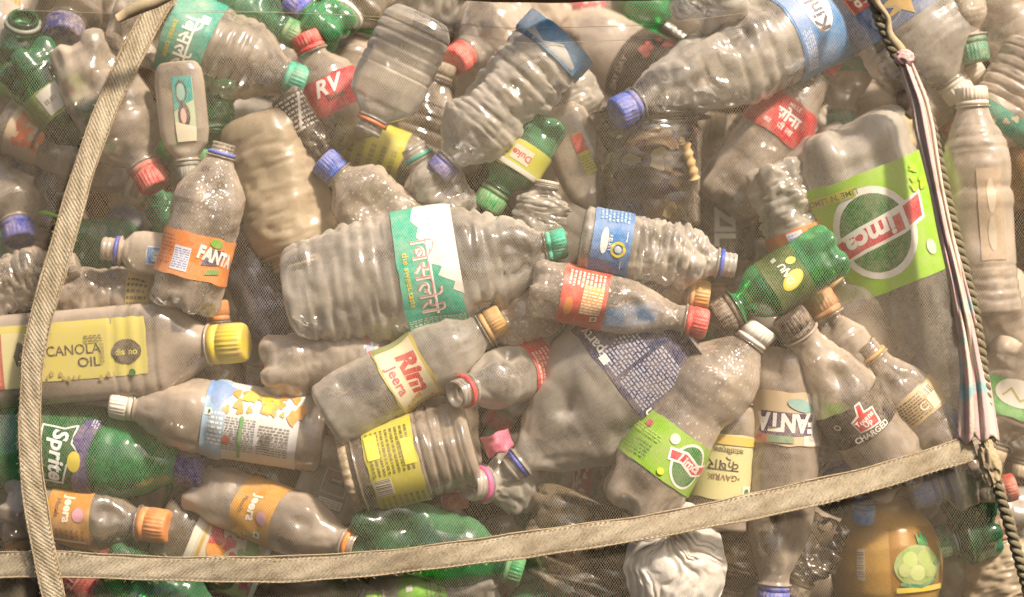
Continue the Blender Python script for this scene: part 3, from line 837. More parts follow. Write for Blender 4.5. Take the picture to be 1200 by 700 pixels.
N('soda_bottle', 'clear ribbed-base bottle lying left of the yellow red-lettered label', 'bottle', (306, 433), (492, 412), 41, 'soda', 'cloudy',
  lid='#c9bfae', rn=16, roll=18, crumple=3, dents=((.35, 20, 6, 16),), lab=(128, 150, '#8a95ac'), art=[('blobs', -30, -10, 30, 10, '#c04a54', 10, 5), ('blobs', -30, -10, 30, 10, '#e3ddd4', 8, 4)])
N('soda_bottle', 'dusty green crumpled bottle tucked behind the lower strap', 'bottle', (412, 606), (612, 672), 42, 'soda', 'green',
  lid='#2f8f52', rn=17, crumple=2, cscale=40, dents=((.3, 10, 10, 26),), flat=.85)
# --- upper middle
N('water_bottle', 'big ribbed water bottle with blue label, white oval and blue cap at upper right', 'bottle', (1004, 0), (721, 135), 57, 'cone', 'bright',
  lid='#2f58b8', rn=19, hc=28, petal=False, crumple=4, cscale=34, flat=.85, dents=((.55, 20, 9, 20),), ribs=((120, 178, 3, .03),), lab=(40, 108, '#3f83b8'), art=[
    ('ell', 14, 0, 33, 17, WHITE), ('text', 'Kinley', 14, 0, 18, '#2c3a5e', dict(bold=.03)), ('rect', -60, 18, 60, 36, '#6a8fc0'), ('lines', -60, 20, -8, 34, '#cfd9e4', 5)])
N('dirt_cup', 'clear plastic cup packed with brown dirt and scraps', 'cup', (758, 270), (762, 128), 62, 'jar', 'thin', lid=None, rn=61, hc=6, petal=False, crumple=3)
N('soda_bottle', 'clear bottle with red white-lettered label and red cap behind the huge lime label bottle', 'bottle', (842, 246), (974, 66), 43, 'cone', 'wet',
  lid='#c4303a', rn=16, roll=30, crumple=2, lab=(104, 152, '#c01f2e'), art=[('text', 'सोना', 0, 4, 13, WHITE, dict(bold=.03)), ('text', 'MILLE', 0, 17, 5, '#f0d8d0'), ('text', 'पी ला', 4, -11, 7, '#f0d8d0'), ('text', 'का', -18, -14, 6, '#f0d8d0')])
N('water_bottle', 'ribbed clear bottle lying diagonally with torn blue label at its top', 'bottle', (662, 40), (512, 204), 47, 'water', 'bright',
  lid='#3f4b9a', rn=16, crumple=5, cscale=26, ribs=((34, 150, 6, .05),), lab=(4, 34, '#5f8fb4'), art=[('poly', [(-40, 6), (-10, -4), (10, 8), (30, 2), (40, 15), (-40, 15)], '#dcdad4')])
N('soda_bottle', 'green bottle with yellow and red printed label, its green cap pointing down left', 'bottle', (640, 132), (568, 246), 36, 'soda', 'green',
  lid='#2f9350', rn=18, hc=28, roll=20, lab=(44, 80, '#b9b93e'), art=[('rect', -16, -12, 8, 6, '#d9cfb6'), ('text', 'Duke', -4, -2, 8, '#c4404a', dict(bold=.03)), ('lines', 12, -14, 32, 14, '#e3e0d0', 5), ('rect', -36, 10, 36, 16, '#d8d4c6')])
N('flask', 'slim grey flask with yellow and red sticker', 'flask', (652, 126), (712, 262), 32, 'flat', 'cloudy', lid='#9a8f7d', rn=13, aspect=.6,
  lab=(38, 88, '#b8ad2c', 10, -10), art=[('rect', -20, -24, 0, -2, '#b83a32'), ('lines', -19, 2, -1, 22, '#7a7416', 6)])
N('soda_bottle', 'crushed clear bottle neck standing between green bottle and slim grey flask', 'bottle', (628, 292), (642, 212), 27, 'soda', 'bright', rn=13, crumple=8, cscale=14, flat=.6, lid='#b9b0a0', hc=6)
N('water_bottle', 'short clear bottle with teal neck ring, above the largest crumpled water bottle', 'bottle', (536, 262), (484, 172), 37, 'soda', 'bright', ring='#1fa890', rn=17, hc=17, crumple=4, dents=((.4, 10, 6, 14),))
N('soda_bottle', 'clear bottle full of white droplets with blue cap', 'bottle', (482, 284), (377, 186), 42, 'soda', 'wet', lid='#2f5cb8', rn=17, hc=26, dents=((.35, 10, 12, 22),), crumple=3)
N('wrapper_bottle', 'crushed bottle neck wrapped in dark grey striped film', 'bottle', (332, 108), (392, 206), 18, 'soda', 'smoke', lid='#4d57a8', rn=12, crumple=8, cscale=12, lab=(6, 56, ('#4a423c', .2)), art=[('lines', -20, -22, 20, 22, '#bfb6a8', 8), ('path', [(-14, -20), (4, 20)], '#d8d0c2', 3)])
N('tan_jar', 'opaque tan dust-caked jar with collar and dark open mouth', 'jar', (304, 128), (356, 312), 55, 'drum', 'tan', rn=40, hc=16, hbf=.55, petal=False, lid=None, crumple=4, dents=((.4, 20, 6, 26), (.7, -40, 5, 20)))
N('lotion_bottle', 'slim flat bottle with teal and cream label bearing two dark ovals', 'bottle', (208, 72), (222, 212), 29, 'flat', 'cloudy', lid='#6f7a70', rn=13, hc=22, aspect=.6,
  lab=(20, 96, '#a9b694', 17, -6), art=[('poly', [(-22, -38), (10, -38), (10, 2), (-22, -10)], '#2f8f86'), ('ell', -6, 8, 10, 15, '#4a3a3c'), ('ell', -5, 8, 5, 9, '#c9a595'), ('ell', -4, -20, 10, 14, '#2c4a48'), ('ell', -4, -20, 7, 10, '#79a89c'), ('poly', [(-22, 22), (10, 14), (10, 38), (-22, 38)], '#cfc7aa')])
N('water_bottle', 'ribbed water bottle with teal label and round teal cap at upper left', 'bottle', (138, 13), (360, 99), 52, 'water', 'clear',
  lid='#12a98c', rn=18, hc=26, ribs=((118, 172, 4, .035),), lab=(68, 122, '#12907c'), art=[('text', 'िबसलेरी', 10, 2, 17, WHITE, dict(bold=.02)), ('text', 'sweet taste', 10, -17, 7, '#c9bd3c'), ('rect', -32, 8, -20, 18, '#dcd8cc')])
N('flat_bottle', 'clear embossed flat bottle with orange neck ring, mouth down', 'bottle', (496, 16), (430, 156), 44, 'flat', 'bright', ring='#dd6f3a', rn=17, hc=17, aspect=.6, p=3.2, ribs=((22, 78, 4, .04),), nth=64)
N('soda_bottle', 'clear bottle with red label lettered in white script and red cap on top', 'bottle', (418, 170), (356, 40), 37, 'soda', 'clear',
  lid='#c93434', rn=17, roll=36, lab=(42, 84, '#c72f3c'), art=[('text', 'RV', 2, 10, 18, WHITE, dict(bold=.03, shear=.4)), ('text', 'Rider', 4, -4, 7, '#3a2420', dict(bold=.02))])
N('soda_bottle', 'tall dusty clear bottle under the left strap with red cap', 'bottle', (92, 52), (183, 221), 48, 'big', 'cloudy', lid='#c6323a', rn=18, hc=30, roll=36, dents=((.1, 0, 6, 14),))
# --- left side
N('soda_bottle', 'dark green bottle with white and lime label at far upper left', 'bottle', (24, 62), (124, 186), 40, 'soda', 'darkgreen', lid='#2b6b40', rn=17,
  lab=(56, 92, '#6f8f3c'), art=[('rect', -14, -16, 14, 14, '#c9c6bc'), ('bars', -4, -4, 10, 2, '#7a7468'), ('rect', -24, -14, -16, 10, '#a8342c')])
N('juice_bottle', 'clear bottle with orange fruit label and open white-ringed neck by the left strap', 'bottle', (4, 140), (169, 219), 35, 'juice', 'clear', ring='#dcd6ca', rn=18, hc=16,
  lab=(16, 58, '#b9a488'), art=[('blobs', -28, -18, 24, 18, '#cc6a34', 14, 7), ('blobs', -20, -14, 20, 14, '#b8402c', 6, 5), ('rect', -12, 12, 16, 16, '#352c26')])
N('soda_bottle', 'bottle coming in from the left edge with large navy cap', 'bottle', (-120, 150), (57, 184), 36, 'soda', 'smoke', lid='#16286a', rn=24, hc=38)
N('soda_bottle', 'clear bottle at the left edge, blue cap turned to the viewer', 'bottle', (6, 190), (24, 283), 40, 'soda', 'clear', lid='#1a3aa4', rn=18, hc=24, tilt=-58)
N('soda_bottle', 'clear bottle beside the left strap with lime green neck ring', 'bottle', (84, 186), (56, 268), 35, 'soda', 'smoke', ring='#7fc23c', rn=15, hc=16, tilt=-30)
N('soda_bottle', 'crumpled clear bottle with white droplets inside the left strap bend', 'bottle', (-30, 346), (92, 310), 36, 'soda', 'wet', lid='#8a8172', crumple=7, cscale=20, rn=14)
N('spray_bottle', 'small white bottle with square blue label and blue neck ring', 'bottle', (222, 303), (120, 291), 26, 'flat', 'cloudy', ring='#4a56b0', rn=15, hc=20, aspect=.7, lab=(24, 48, '#d5d3cc', 14, -2), art=[('rect', -14, -11, 10, 11, '#2f6fa8'), ('rect', -11, -5, 7, 6, '#7fb4d8'), ('text', 'MX', -2, 0, 8, '#e6ecf0', dict(bold=.03))])
N('soda_bottle', 'crumpled clear bottle with tan printed label above the oil bottle', 'bottle', (66, 344), (226, 352), 34, 'soda', 'cloudy', lid='#a08a66', crumple=6, cscale=22, lab=(86, 112, '#b9a45a'), art=[('lines', -26, -11, 26, 11, '#4c4020', 7, True)])
N('soda_bottle', 'dusty green bottle half covered by the left strap', 'bottle', (60, 286), (196, 292), 34, 'soda', 'green', lid='#8f8a78', crumple=3)
N('soda_bottle', 'green bottle end showing its five-lobed foot, under the red cap', 'bottle', (197, 240), (214, 300), 28, 'soda', 'green', lid='#2f7a4a', tilt=120, rn=11)
N('soda_bottle', 'small bottle showing a dusty blue round cap near the green foot', 'bottle', (150, 300), (146, 256), 30, 'soda', 'smoke', lid='#5d6c86', rn=20, hc=26, tilt=-70)
N('water_bottle', 'pale blue translucent bottle leaning beside the orange label', 'bottle', (262, 190), (342, 440), 40, 'water', 'bluish', lid='#6f9a6a', flat=.8, crumple=3)
N('soda_bottle', 'hidden bottle with only its small orange cap showing by the yellow cap', 'bottle', (262, 470), (254, 352), 30, 'soda', 'smoke', lid='#c97a38', rn=13, hc=24)
N('soda_bottle', 'dim brown bottle in the gap right of the yellow cap', 'bottle', (330, 470), (230, 440), 32, 'soda', 'smoke', lid='#7d7464', crumple=3)
# --- upper middle, second row
N('bottle', 'bottle with olive yellow label under the clear embossed flat bottle', 'bottle', (386, 158), (524, 206), 33, 'drum', 'smoke', rn=24, lid='#6d6250', lab=(8, 92, '#b5ad22'), art=[('lines', -6, -38, 26, 38, '#8a841c', 6)])
N('water_bottle', 'grey ribbed bottle in shadow right of the clear embossed flat bottle', 'bottle', (472, 214), (520, 74), 38, 'water', 'smoke', lid='#7a6f5c', ribs=((20, 96, 5, .05),))
N('soda_bottle', 'dusty clear bottle with bright red cap turned to the viewer', 'bottle', (640, -10), (531, 74), 48, 'big', 'cloudy', lid='#d62a30', rn=17, hc=22, tilt=-130)
N('soda_bottle', 'fat crumpled clear bottle with bluish sheen beside the torn blue label', 'bottle', (640, 62), (690, 168), 40, 'soda', 'bright', lid='#37a068', rn=14, crumple=5, cscale=24)
N('soda_bottle', 'tan clear bottle with dark see-through label and brown collar', 'bottle', (812, 116), (630, 18), 46, 'big', 'cloudy', ring='#4a3a30', rn=18, hc=18, lab=(24, 84, ('#4a4036', .45)), art=[('text', 'DAY DAY', -20, 22, 7, '#a89c8c'), ('blobs', 16, -24, 44, 14, '#b8443a', 6, 8), ('rect', 8, -30, 50, -16, '#3a302a')])
N('soda_bottle', 'black label bottle with bold white rotated letters in shadow', 'bottle', (846, 214), (846, 352), 40, 'soda', 'smoke', lid='#7a4a2c', crumple=3, lab=(14, 92, '#3a3430'), art=[('text', 'ZIL', 0, 0, 22, '#e3ded2', dict(bold=.05, rot=90))])
N('soda_bottle', 'round clear bottle end behind the blue-ringed open neck', 'bottle', (842, 312), (960, 330), 40, 'soda', 'bright', lid='#a4572c', tilt=110, petal=False)
N('soda_bottle', 'orange tinted bottle lying behind the bright green small bottle', 'bottle', (980, 300), (870, 330), 36, 'soda', 'amber', lid='#b3572c')
N('soda_bottle', 'clear bottle with gold cap behind the small red label bottle', 'bottle', (690, 326), (831, 348), 29, 'soda', 'clear', lid='#cf9f4a', rn=17, hc=24)
N('soda_bottle', 'clear bottle with white droplets behind the tan cap', 'bottle', (648, 360), (560, 400), 30, 'soda', 'wet', lid='#a38f70', crumple=4)
N('soda_bottle', 'bottle with pale yellow label of black lettering beside the white and tan label', 'bottle', (838, 622), (862, 430), 40, 'jar', 'clear', lid='#c8bca4', rn=30, lab=(40, 116, '#cfc68a'), art=[('text', 'क्षार', -4, 4, 13, '#3c3a26', dict(rot=180)), ('text', 'कांतिवर्धक', 0, 20, 6, '#5a5638', dict(rot=180)), ('text', '•GAVRIK', -2, -12, 7, '#7a5a3c', dict(rot=180)), ('rect', 22, -34, 34, -20, '#d8dcc4'), ('ell', 28, -27, 3.5, 4, '#2d6a3a'), ('rect', -40, 26, 40, 36, '#d9b64a')])
N('soda_bottle', 'crushed clear bottle with lime green label scrap next to the black label', 'bottle', (962, 440), (946, 580), 33, 'soda', 'clear', lid='#6d6656', crumple=9, cscale=20, flat=.7, lab=(30, 68, '#6fae28'), art=[('lines', -20, -16, 20, 16, '#93c64e', 3)])
# --- bottom
N('soda_bottle', 'crumpled clear bottle below the strap beside the upside-down bottle', 'bottle', (968, 604), (930, 700), 34, 'soda', 'film', lid='#6b6150', crumple=9, cscale=22, dents=((.3, 0, 12, 20),))
N('crushed_bottle', 'crushed brownish clear plastic below the strap left of the white bag', 'bottle', (710, 588), (652, 724), 64, 'water', 'film', lid='#4a55a0', flat=.45, crumple=11, cscale=26)
N('soda_bottle', 'green bottle below the strap with green cap pointing up', 'bottle', (650, 760), (618, 650), 42, 'soda', 'green', lid='#2a9a58', rn=17, hc=26)
N('soda_bottle', 'clear bottle with lime green label at the bottom edge', 'bottle', (586, 686), (430, 712), 34, 'soda', 'bright', lid='#7fae3a', roll=20, lab=(62, 118, '#73b324'), art=[('rect', 14, 10, 22, 18, '#d5d8c4'), ('lines', -30, -22, 30, -4, '#4a8a1c', 4), ('text', 'Lime', -2, -18, 10, '#3f7a1a', dict(bold=.03))])
N('juice_bottle', 'juice bottle with painted fruit label crossing under the strap', 'bottle', (188, 612), (440, 716), 50, 'juice', 'smoke', lid='#c5bba6', rn=18, lab=(44, 136, '#c9bfa2'), art=[
    ('rect', -60, -46, 60, -38, '#d9d4c0'), ('rect', -60, -34, 60, -30, '#b8912e'), ('ell', -6, -14, 15, 12, '#d98a26'), ('blobs', -40, -26, -14, 20, '#b82f34', 8, 11), ('blobs', -30, 6, 10, 34, '#5c9a3c', 10, 7), ('blobs', -4, 4, 20, 20, '#c43a4e', 5, 6), ('blobs', 10, 24, 40, 44, '#d0527a', 6, 7), ('ell', 26, 0, 22, 20, '#5d4230'), ('ell', 26, 0, 14, 12, '#b86a3c'), ('rect', -60, 40, 60, 46, '#dfe6dc')])
N('soda_bottle', 'clear ribbed bottle at the bottom edge under the gold label bottle', 'bottle', (320, 720), (470, 706), 36, 'water', 'clear', lid='#a89a80', ribs=((10, 80, 5, .04),))
N('soda_bottle', 'green bottle at the bottom edge, its end under the lower strap', 'bottle', (120, 664), (268, 726), 38, 'soda', 'green', lid='#3f8a55')
N('soda_bottle', 'red label bottle with white letters below the strap corner', 'bottle', (60, 640), (160, 716), 38, 'soda', 'smoke', lid='#8a2f2c', lab=(26, 88, '#a3242c'), art=[('lines', -40, -24, 20, 8, '#c8625a', 6), ('text', 'XTE', 8, -10, 12, '#d8a49a'), ('poly', [(-36, -30), (-10, -30), (-18, 10), (-36, 20)], '#4e9a34'), ('text', 'a', -22, -8, 14, '#e8ddd0', dict(bold=.04))])
N('soda_bottle', 'small bottle with teal green cap just above the lower strap', 'bottle', (120, 700), (132, 634), 28, 'soda', 'darkgreen', lid='#2fa07a', rn=17, hc=24)
N('soda_bottle', 'dim clear bottle below the left strap at bottom left', 'bottle', (-30, 690), (66, 668), 36, 'soda', 'smoke', lid='#5d5548')
N('water_bottle', 'brown see-through bottle under the strap between gold cap and flask', 'bottle', (230, 530), (390, 590), 38, 'soda', 'brown', lid='#7d6a4c', crumple=3)
N('soda_bottle', 'brown crumpled bottle behind the white bag under the strap', 'bottle', (884, 580), (850, 710), 44, 'soda', 'brown', lid='#6e5a3c', crumple=6)
# --- right side, behind the rope
N('water_bottle', 'ribbed bottle with teal label standing behind the big blue label bottle', 'bottle', (1000, -60), (984, 150), 38, 'water', 'clear', lid='#178a70', ribs=((20, 96, 5, .04),), lab=(100, 146, '#149078'), art=[('text', 'िबसले', 6, -6, 15, WHITE, dict(bold=.02))])
N('soda_bottle', 'bottle with off-white grooved cap and purple strip at upper right', 'bottle', (1060, 140), (1146, 74), 34, 'soda', 'cloudy', lid='#ddd0bd', rn=19, hc=30, lab=(46, 60, '#5a4f80'), art=[('lines', -20, -6, 20, 6, '#3d3560', 3)])
N('soda_bottle', 'bottle beside the rope with round red cap turned to the viewer', 'bottle', (1090, 210), (1108, 130), 36, 'soda', 'cloudy', lid='#c43430', rn=19, hc=24, tilt=-70)
N('soda_bottle', 'tan paper-labelled bottle between the huge green label and the rope', 'bottle', (1066, 60), (1080, 240), 34, 'soda', 'cloudy', lid='#b8a88c', lab=(66, 132, '#c0ad84', 26), art=[('blobs', -20, -26, 16, 26, '#8f9a6a', 10, 6), ('blobs', -20, -26, 20, 26, '#7d6a4c', 8, 3)])
N('soda_bottle', 'dusty bottle neck in the gap above the huge lime label bottle', 'bottle', (1030, 200), (1010, 76), 40, 'soda', 'cloudy', lid='#b5a284', crumple=4)
N('soda_bottle', 'tall dusty bottle in the upper right corner', 'bottle', (1150, -50), (1220, 110), 44, 'big', 'cloudy', lid='#b7a283')
N('soda_bottle', 'amber brown bottle at the right edge', 'bottle', (1204, 250), (1196, 110), 36, 'soda', 'amber', lid='#8d6a3c')
N('soda_bottle', 'dusty bottle at the right edge with dark red label', 'bottle', (1228, 420), (1196, 560), 36, 'soda', 'cloudy', lid='#b0a084', lab=(44, 84, '#8d3a34'), art=[('lines', -20, -12, 20, 12, '#b4766a', 4)])
N('soda_bottle', 'dark green bottle foot right of the amber jar', 'bottle', (1104, 592), (1190, 570), 34, 'soda', 'darkgreen', lid='#a83c2c', roll=20)
N('soda_bottle', 'dark green bottle with pale ring lying low right of the amber jar', 'bottle', (1170, 618), (1092, 640), 36, 'soda', 'darkgreen', lid='#2c6a44', rn=20, lab=(50, 58, '#8fa6c0'), art=[('rect', -10, -2, 10, 2, '#b9c6d4')])
N('bottle', 'small white capped bottle between amber jar and green bottles', 'bottle', (1120, 630), (1082, 592), 22, 'soda', 'cloudy', lid='#d9cdb8', rn=12, hc=16)
N('net_sack', 'red brown net sack of scraps in the lower right corner', 'sack', (1192, 740), (1166, 606), 56, 'pot', 'tan', lid='#7c5a44', rn=20, crumple=9, cscale=16, petal=False)
N('soda_bottle', 'dusty clear bottle with blue cap at the lower right bottom edge', 'bottle', (1100, 650), (1148, 730), 40, 'soda', 'cloudy', lid='#5d6aa8')
N('tub', 'round clear tub with bright blue rim behind the strap', 'tub', (1008, 590), (1006, 528), 54, 'jar', 'bluish', lid='#3a5cc4', rn=50, hc=14, petal=False, tilt=-30)
# --- far row along the top
N('soda_bottle', 'dark bottle with pale open ring mouth in the top left corner', 'bottle', (20, 90), (28, 20), 28, 'soda', 'darkgreen', ring='#8a8f84', rn=19, hc=12, tilt=-60)
N('soda_bottle', 'dark bottle with large navy cap at the top left', 'bottle', (88, -20), (72, 48), 40, 'soda', 'smoke', lid='#1a2560', rn=23, hc=26, tilt=-80)
N('soda_bottle', 'bottle with bright green cap at the left edge', 'bottle', (-70, 60), (24, 100), 32, 'soda', 'smoke', lid='#2fae3c', rn=20, hc=32)
N('soda_bottle', 'green bottle behind the upper left teal label bottle', 'bottle', (230, -14), (352, 44), 36, 'soda', 'green', lid='#3c8a50')
N('soda_bottle', 'green bottle with purple blue cap at the top edge', 'bottle', (400, 50), (338, -2), 36, 'soda', 'vivid', lid='#3548b4', rn=19, hc=24)
N('soda_bottle', 'bottle with dark green cap and white rim near the top', 'bottle', (440, -20), (396, 28), 34, 'soda', 'smoke', lid='#1d5a36', ring='#d8d4c6', rn=20, hc=20, tilt=-60)
N('soda_bottle', 'clear bottle with toothed green cap near the top', 'bottle', (404, 124), (428, 14), 36, 'soda', 'clear', lid='#2f9a48', rn=18, hc=26)
N('soda_bottle', 'green crinkled bottle behind the slim lotion bottle', 'bottle', (246, 90), (236, 190), 34, 'soda', 'green', lid='#3c8a50', crumple=7, cscale=18)
N('soda_bottle', 'crinkled clear bottle at the top edge left of the red face-on cap', 'bottle', (456, -24), (600, 24), 42, 'soda', 'bright', lid='#b8a890', crumple=7, cscale=22)
N('soda_bottle', 'clear bottle end with star foot at the top edge', 'bottle', (828, 8), (850, -70), 46, 'big', 'bright', lid='#b8a890', tilt=130, roll=12)
N('soda_bottle', 'vivid green bottle at the top edge with white ring', 'bottle', (768, -70), (756, 58), 30, 'soda', 'vivid', ring='#e4e0d4', rn=20, hc=14)
N('soda_bottle', 'bottle with pink red label scraps at the top edge', 'bottle', (600, -6), (760, 22), 34, 'soda', 'clear', lid='#c23a5a', lab=(20, 110, '#b8485a'), art=[('blobs', -20, -40, 20, 40, '#ddd2c4', 14, 7)])
N('soda_bottle', 'dusty bottle in the gap behind the navy blue cap, right of the dirt cup', 'bottle', (690, 130), (850, 150), 36, 'soda', 'cloudy', lid='#8f7f62')
N('soda_bottle', 'dark bottle in the gap between dirt cup and red lettered label', 'bottle', (800, 260), (880, 140), 36, 'soda', 'smoke', lid='#7a6a50', crumple=4)
# ------------------------------------------------------------------ cup filling, bag
def lump(name, px, py, y, rx, ry, rz, mat, parent=None, amp=.2, sc=3.0, seed=1, n=48, m=30, ridged=True, an=(1, 1, 1), facets=0):
    th = np.linspace(0, 2 * np.pi, n, endpoint=False); ph = np.linspace(.02, np.pi - .02, m)
    T, Pp = np.meshgrid(th, ph)
    Dn = np.stack([np.sin(Pp) * np.cos(T), np.sin(Pp) * np.sin(T), np.cos(Pp)], 2).reshape(-1, 3)
    An = Dn * np.array(an)
    An = An + .35 * (np.stack([vnoise(Dn * 2 + 11, 1), vnoise(Dn * 2 + 17, 2), vnoise(Dn * 2 + 23, 3)], 1) - .5)
    q = vnoise(An * sc + seed * 7, seed); q2 = vnoise(An * sc * 2.6 + 3, seed + 1); q3 = vnoise(An * sc * 6 + 1, seed + 2)
    if ridged: r = 1 - amp * (np.abs(2 * q - 1) * 1.2 + np.abs(2 * q2 - 1) * .6 + np.abs(2 * q3 - 1) * .3 - .7)
    else: r = 1 + amp * ((q - .5) * 1.2 + (q2 - .5) * .8 + (q3 - .5) * .6)
    if facets:
        rr_ = np.random.RandomState(seed)
        C = rr_.normal(size=(facets, 3)); C /= np.linalg.norm(C, axis=1)[:, None]
        h = rr_.uniform(.74, 1.0, facets)
        dt = Dn @ C.T
        dt = np.where(dt > .15, h[None] / np.maximum(dt, .15), 9)
        q_ = np.sort(dt, axis=1)
        ga = vnoise(np.stack([np.cos(T.ravel() + Dn[:, 2]) * 3, np.sin(T.ravel() + Dn[:, 2]) * 3, Dn[:, 2] * 1.1], 1) + 31, seed)
        r = np.minimum(q_[:, 0], 1.25) * (.93 + .07 * r) * (1 - .03 * (1 - np.abs(2 * ga - 1)) ** 4)
        r = r * (1 - .07 * np.exp(-((q_[:, 1] - q_[:, 0]) / .02)))
    P = Dn * r[:, None] * np.array([rx, ry, rz])
    k = 1 + y / D
    F = grid_faces(m, n, True)
    F.append(tuple(range(n))); F.append(tuple(reversed(range((m - 1) * n, m * n))))
    o = new_mesh(name, P * k * S, F, mat, parent)
    if parent is None:
        o.location = unproj(px, py, y) * S
    return o

def debris_mat():
    b = NB('packed_dirt')
    vec = b.coords()
    vo = b.n('ShaderNodeTexVoronoi', feature='F1'); vo.inputs['Scale'].default_value = 75
    b.l(vec, vo.inputs['Vector'])
    sep = b.n('ShaderNodeSeparateColor'); b.l(vo.outputs['Color'], sep.inputs[0])
    n1 = b.noise(vec, 60, 5, .7)
    c = b.mix(n1, lin('#43342a'), lin('#9c8266'))
    c = b.mix(b.ramp(sep.outputs[0], .78, .84), c, lin('#cdb58a'))
    c = b.mix(b.ramp(sep.outputs[1], .84, .9), c, lin('#5a4658'))
    p = b.n('ShaderNodeBsdfPrincipled'); b.l(c, p.inputs['Base Color']); p.inputs['Roughness'].default_value = .8
    bump = b.n('ShaderNodeBump'); bump.inputs['Strength'].default_value = .8; bump.inputs['Distance'].default_value = .004
    b.l(b.math('ADD', n1, vo.outputs['Distance']), bump.inputs['Height']); b.l(bump.outputs[0], p.inputs['Normal'])
    b.l(p.outputs[0], b.out.inputs[0])
    return b.m
for o in list(COL.objects):
    if o.name == 'dirt_cup':
        k_ = 60 * S
        f = lump('dirt_filling', 0, 0, 60, 58, 57, 64, debris_mat(), o, amp=.16, sc=4, seed=5, ridged=False)
        f.location = (0, 0, 66 * S)

def bag_mat():
    b = NB('white_film')
    vec = b.coords()
    n1 = b.noise(vec, 40, 4)
    c = b.mix(b.math('MULTIPLY', b.ramp(n1, .45, .75), .5), lin('#f4eee4'), lin('#c9b8a0'))
    p = b.n('ShaderNodeBsdfPrincipled'); b.l(c, p.inputs['Base Color']); p.inputs['Roughness'].default_value = .38
    tl = b.n('ShaderNodeBsdfTranslucent'); b.l(c, tl.inputs[0])
    bump = b.n('ShaderNodeBump'); bump.inputs['Strength'].default_value = .5; bump.inputs['Distance'].default_value = .003
    b.l(b.noise(vec, 90, 3), bump.inputs['Height']); b.l(bump.outputs[0], p.inputs['Normal'])
    b.l(b.mixs(.35, p.outputs[0], tl.outputs[0]), b.out.inputs[0])
    return b.m
def bag_sheet(px, py, y, rx, rz, mat):
    n = 120
    u = np.linspace(-1, 1, n)
    U_, V_ = np.meshgrid(u, u); U_, V_ = U_.ravel(), V_.ravel()
    # square -> disc
    X = U_ * np.sqrt(1 - V_ ** 2 / 2); Z = V_ * np.sqrt(1 - U_ ** 2 / 2)
    rr = np.hypot(X, Z); th = np.arctan2(Z, X)
    edge = 1 + .16 * (vnoise(np.stack([np.cos(th) * 2, np.sin(th) * 2, th * 0], 1) + 4, 3) - .5) + .07 * (vnoise(np.stack([np.cos(th) * 6, np.sin(th) * 6, th * 0], 1), 5) - .5)
    W0 = np.stack([X, Z, X * 0], 1)
    wx = W0 + .5 * (np.stack([vnoise(W0 * 1.6 + 3, 11), vnoise(W0 * 1.6 + 8, 12), X * 0], 1) - .5)
    tie = np.arctan2(wx[:, 1] - .9, wx[:, 0] + .5)          # folds run from the tied corner
    rad = np.hypot(wx[:, 1] - .9, wx[:, 0] + .5)
    f1 = 1 - np.abs(2 * vnoise(np.stack([tie * 5, rad * .9, X * 0], 1), 21) - 1)
    f2 = 1 - np.abs(2 * vnoise(wx * 3.1 + 2, 22) - 1)
    f3 = 1 - np.abs(2 * vnoise(wx * 7 + 5, 23) - 1)
    dep = 34 * rr ** 2.6 + 9 * f1 ** 4 * np.minimum(1, rad) + 5 * (1 - np.abs(2 * vnoise(np.stack([tie * 9 + 3, rad * 1.6, X * 0], 1), 31) - 1)) ** 4 + 3 * vnoise(wx * 9, 33) - 14 * vnoise(wx * 1.4, 24)
    k = (1 + y / D) * S
    P = np.stack([X * edge * rx, dep, Z * edge * rz], 1) * k
    o = new_mesh('plastic_bag', P, grid_faces(n, n, False), mat)
    o.location = unproj(px, py, y) * S
    sm = o.modifiers.new('thickness', 'SOLIDIFY'); sm.thickness = .0003
    return o
bg_o = bag_sheet(797, 668, 34, 60, 72, bag_mat())
bg_o.rotation_euler = (0, math.radians(10), 0)
tag(bg_o, 'crumpled white plastic bag hanging below the lower strap', 'bag')

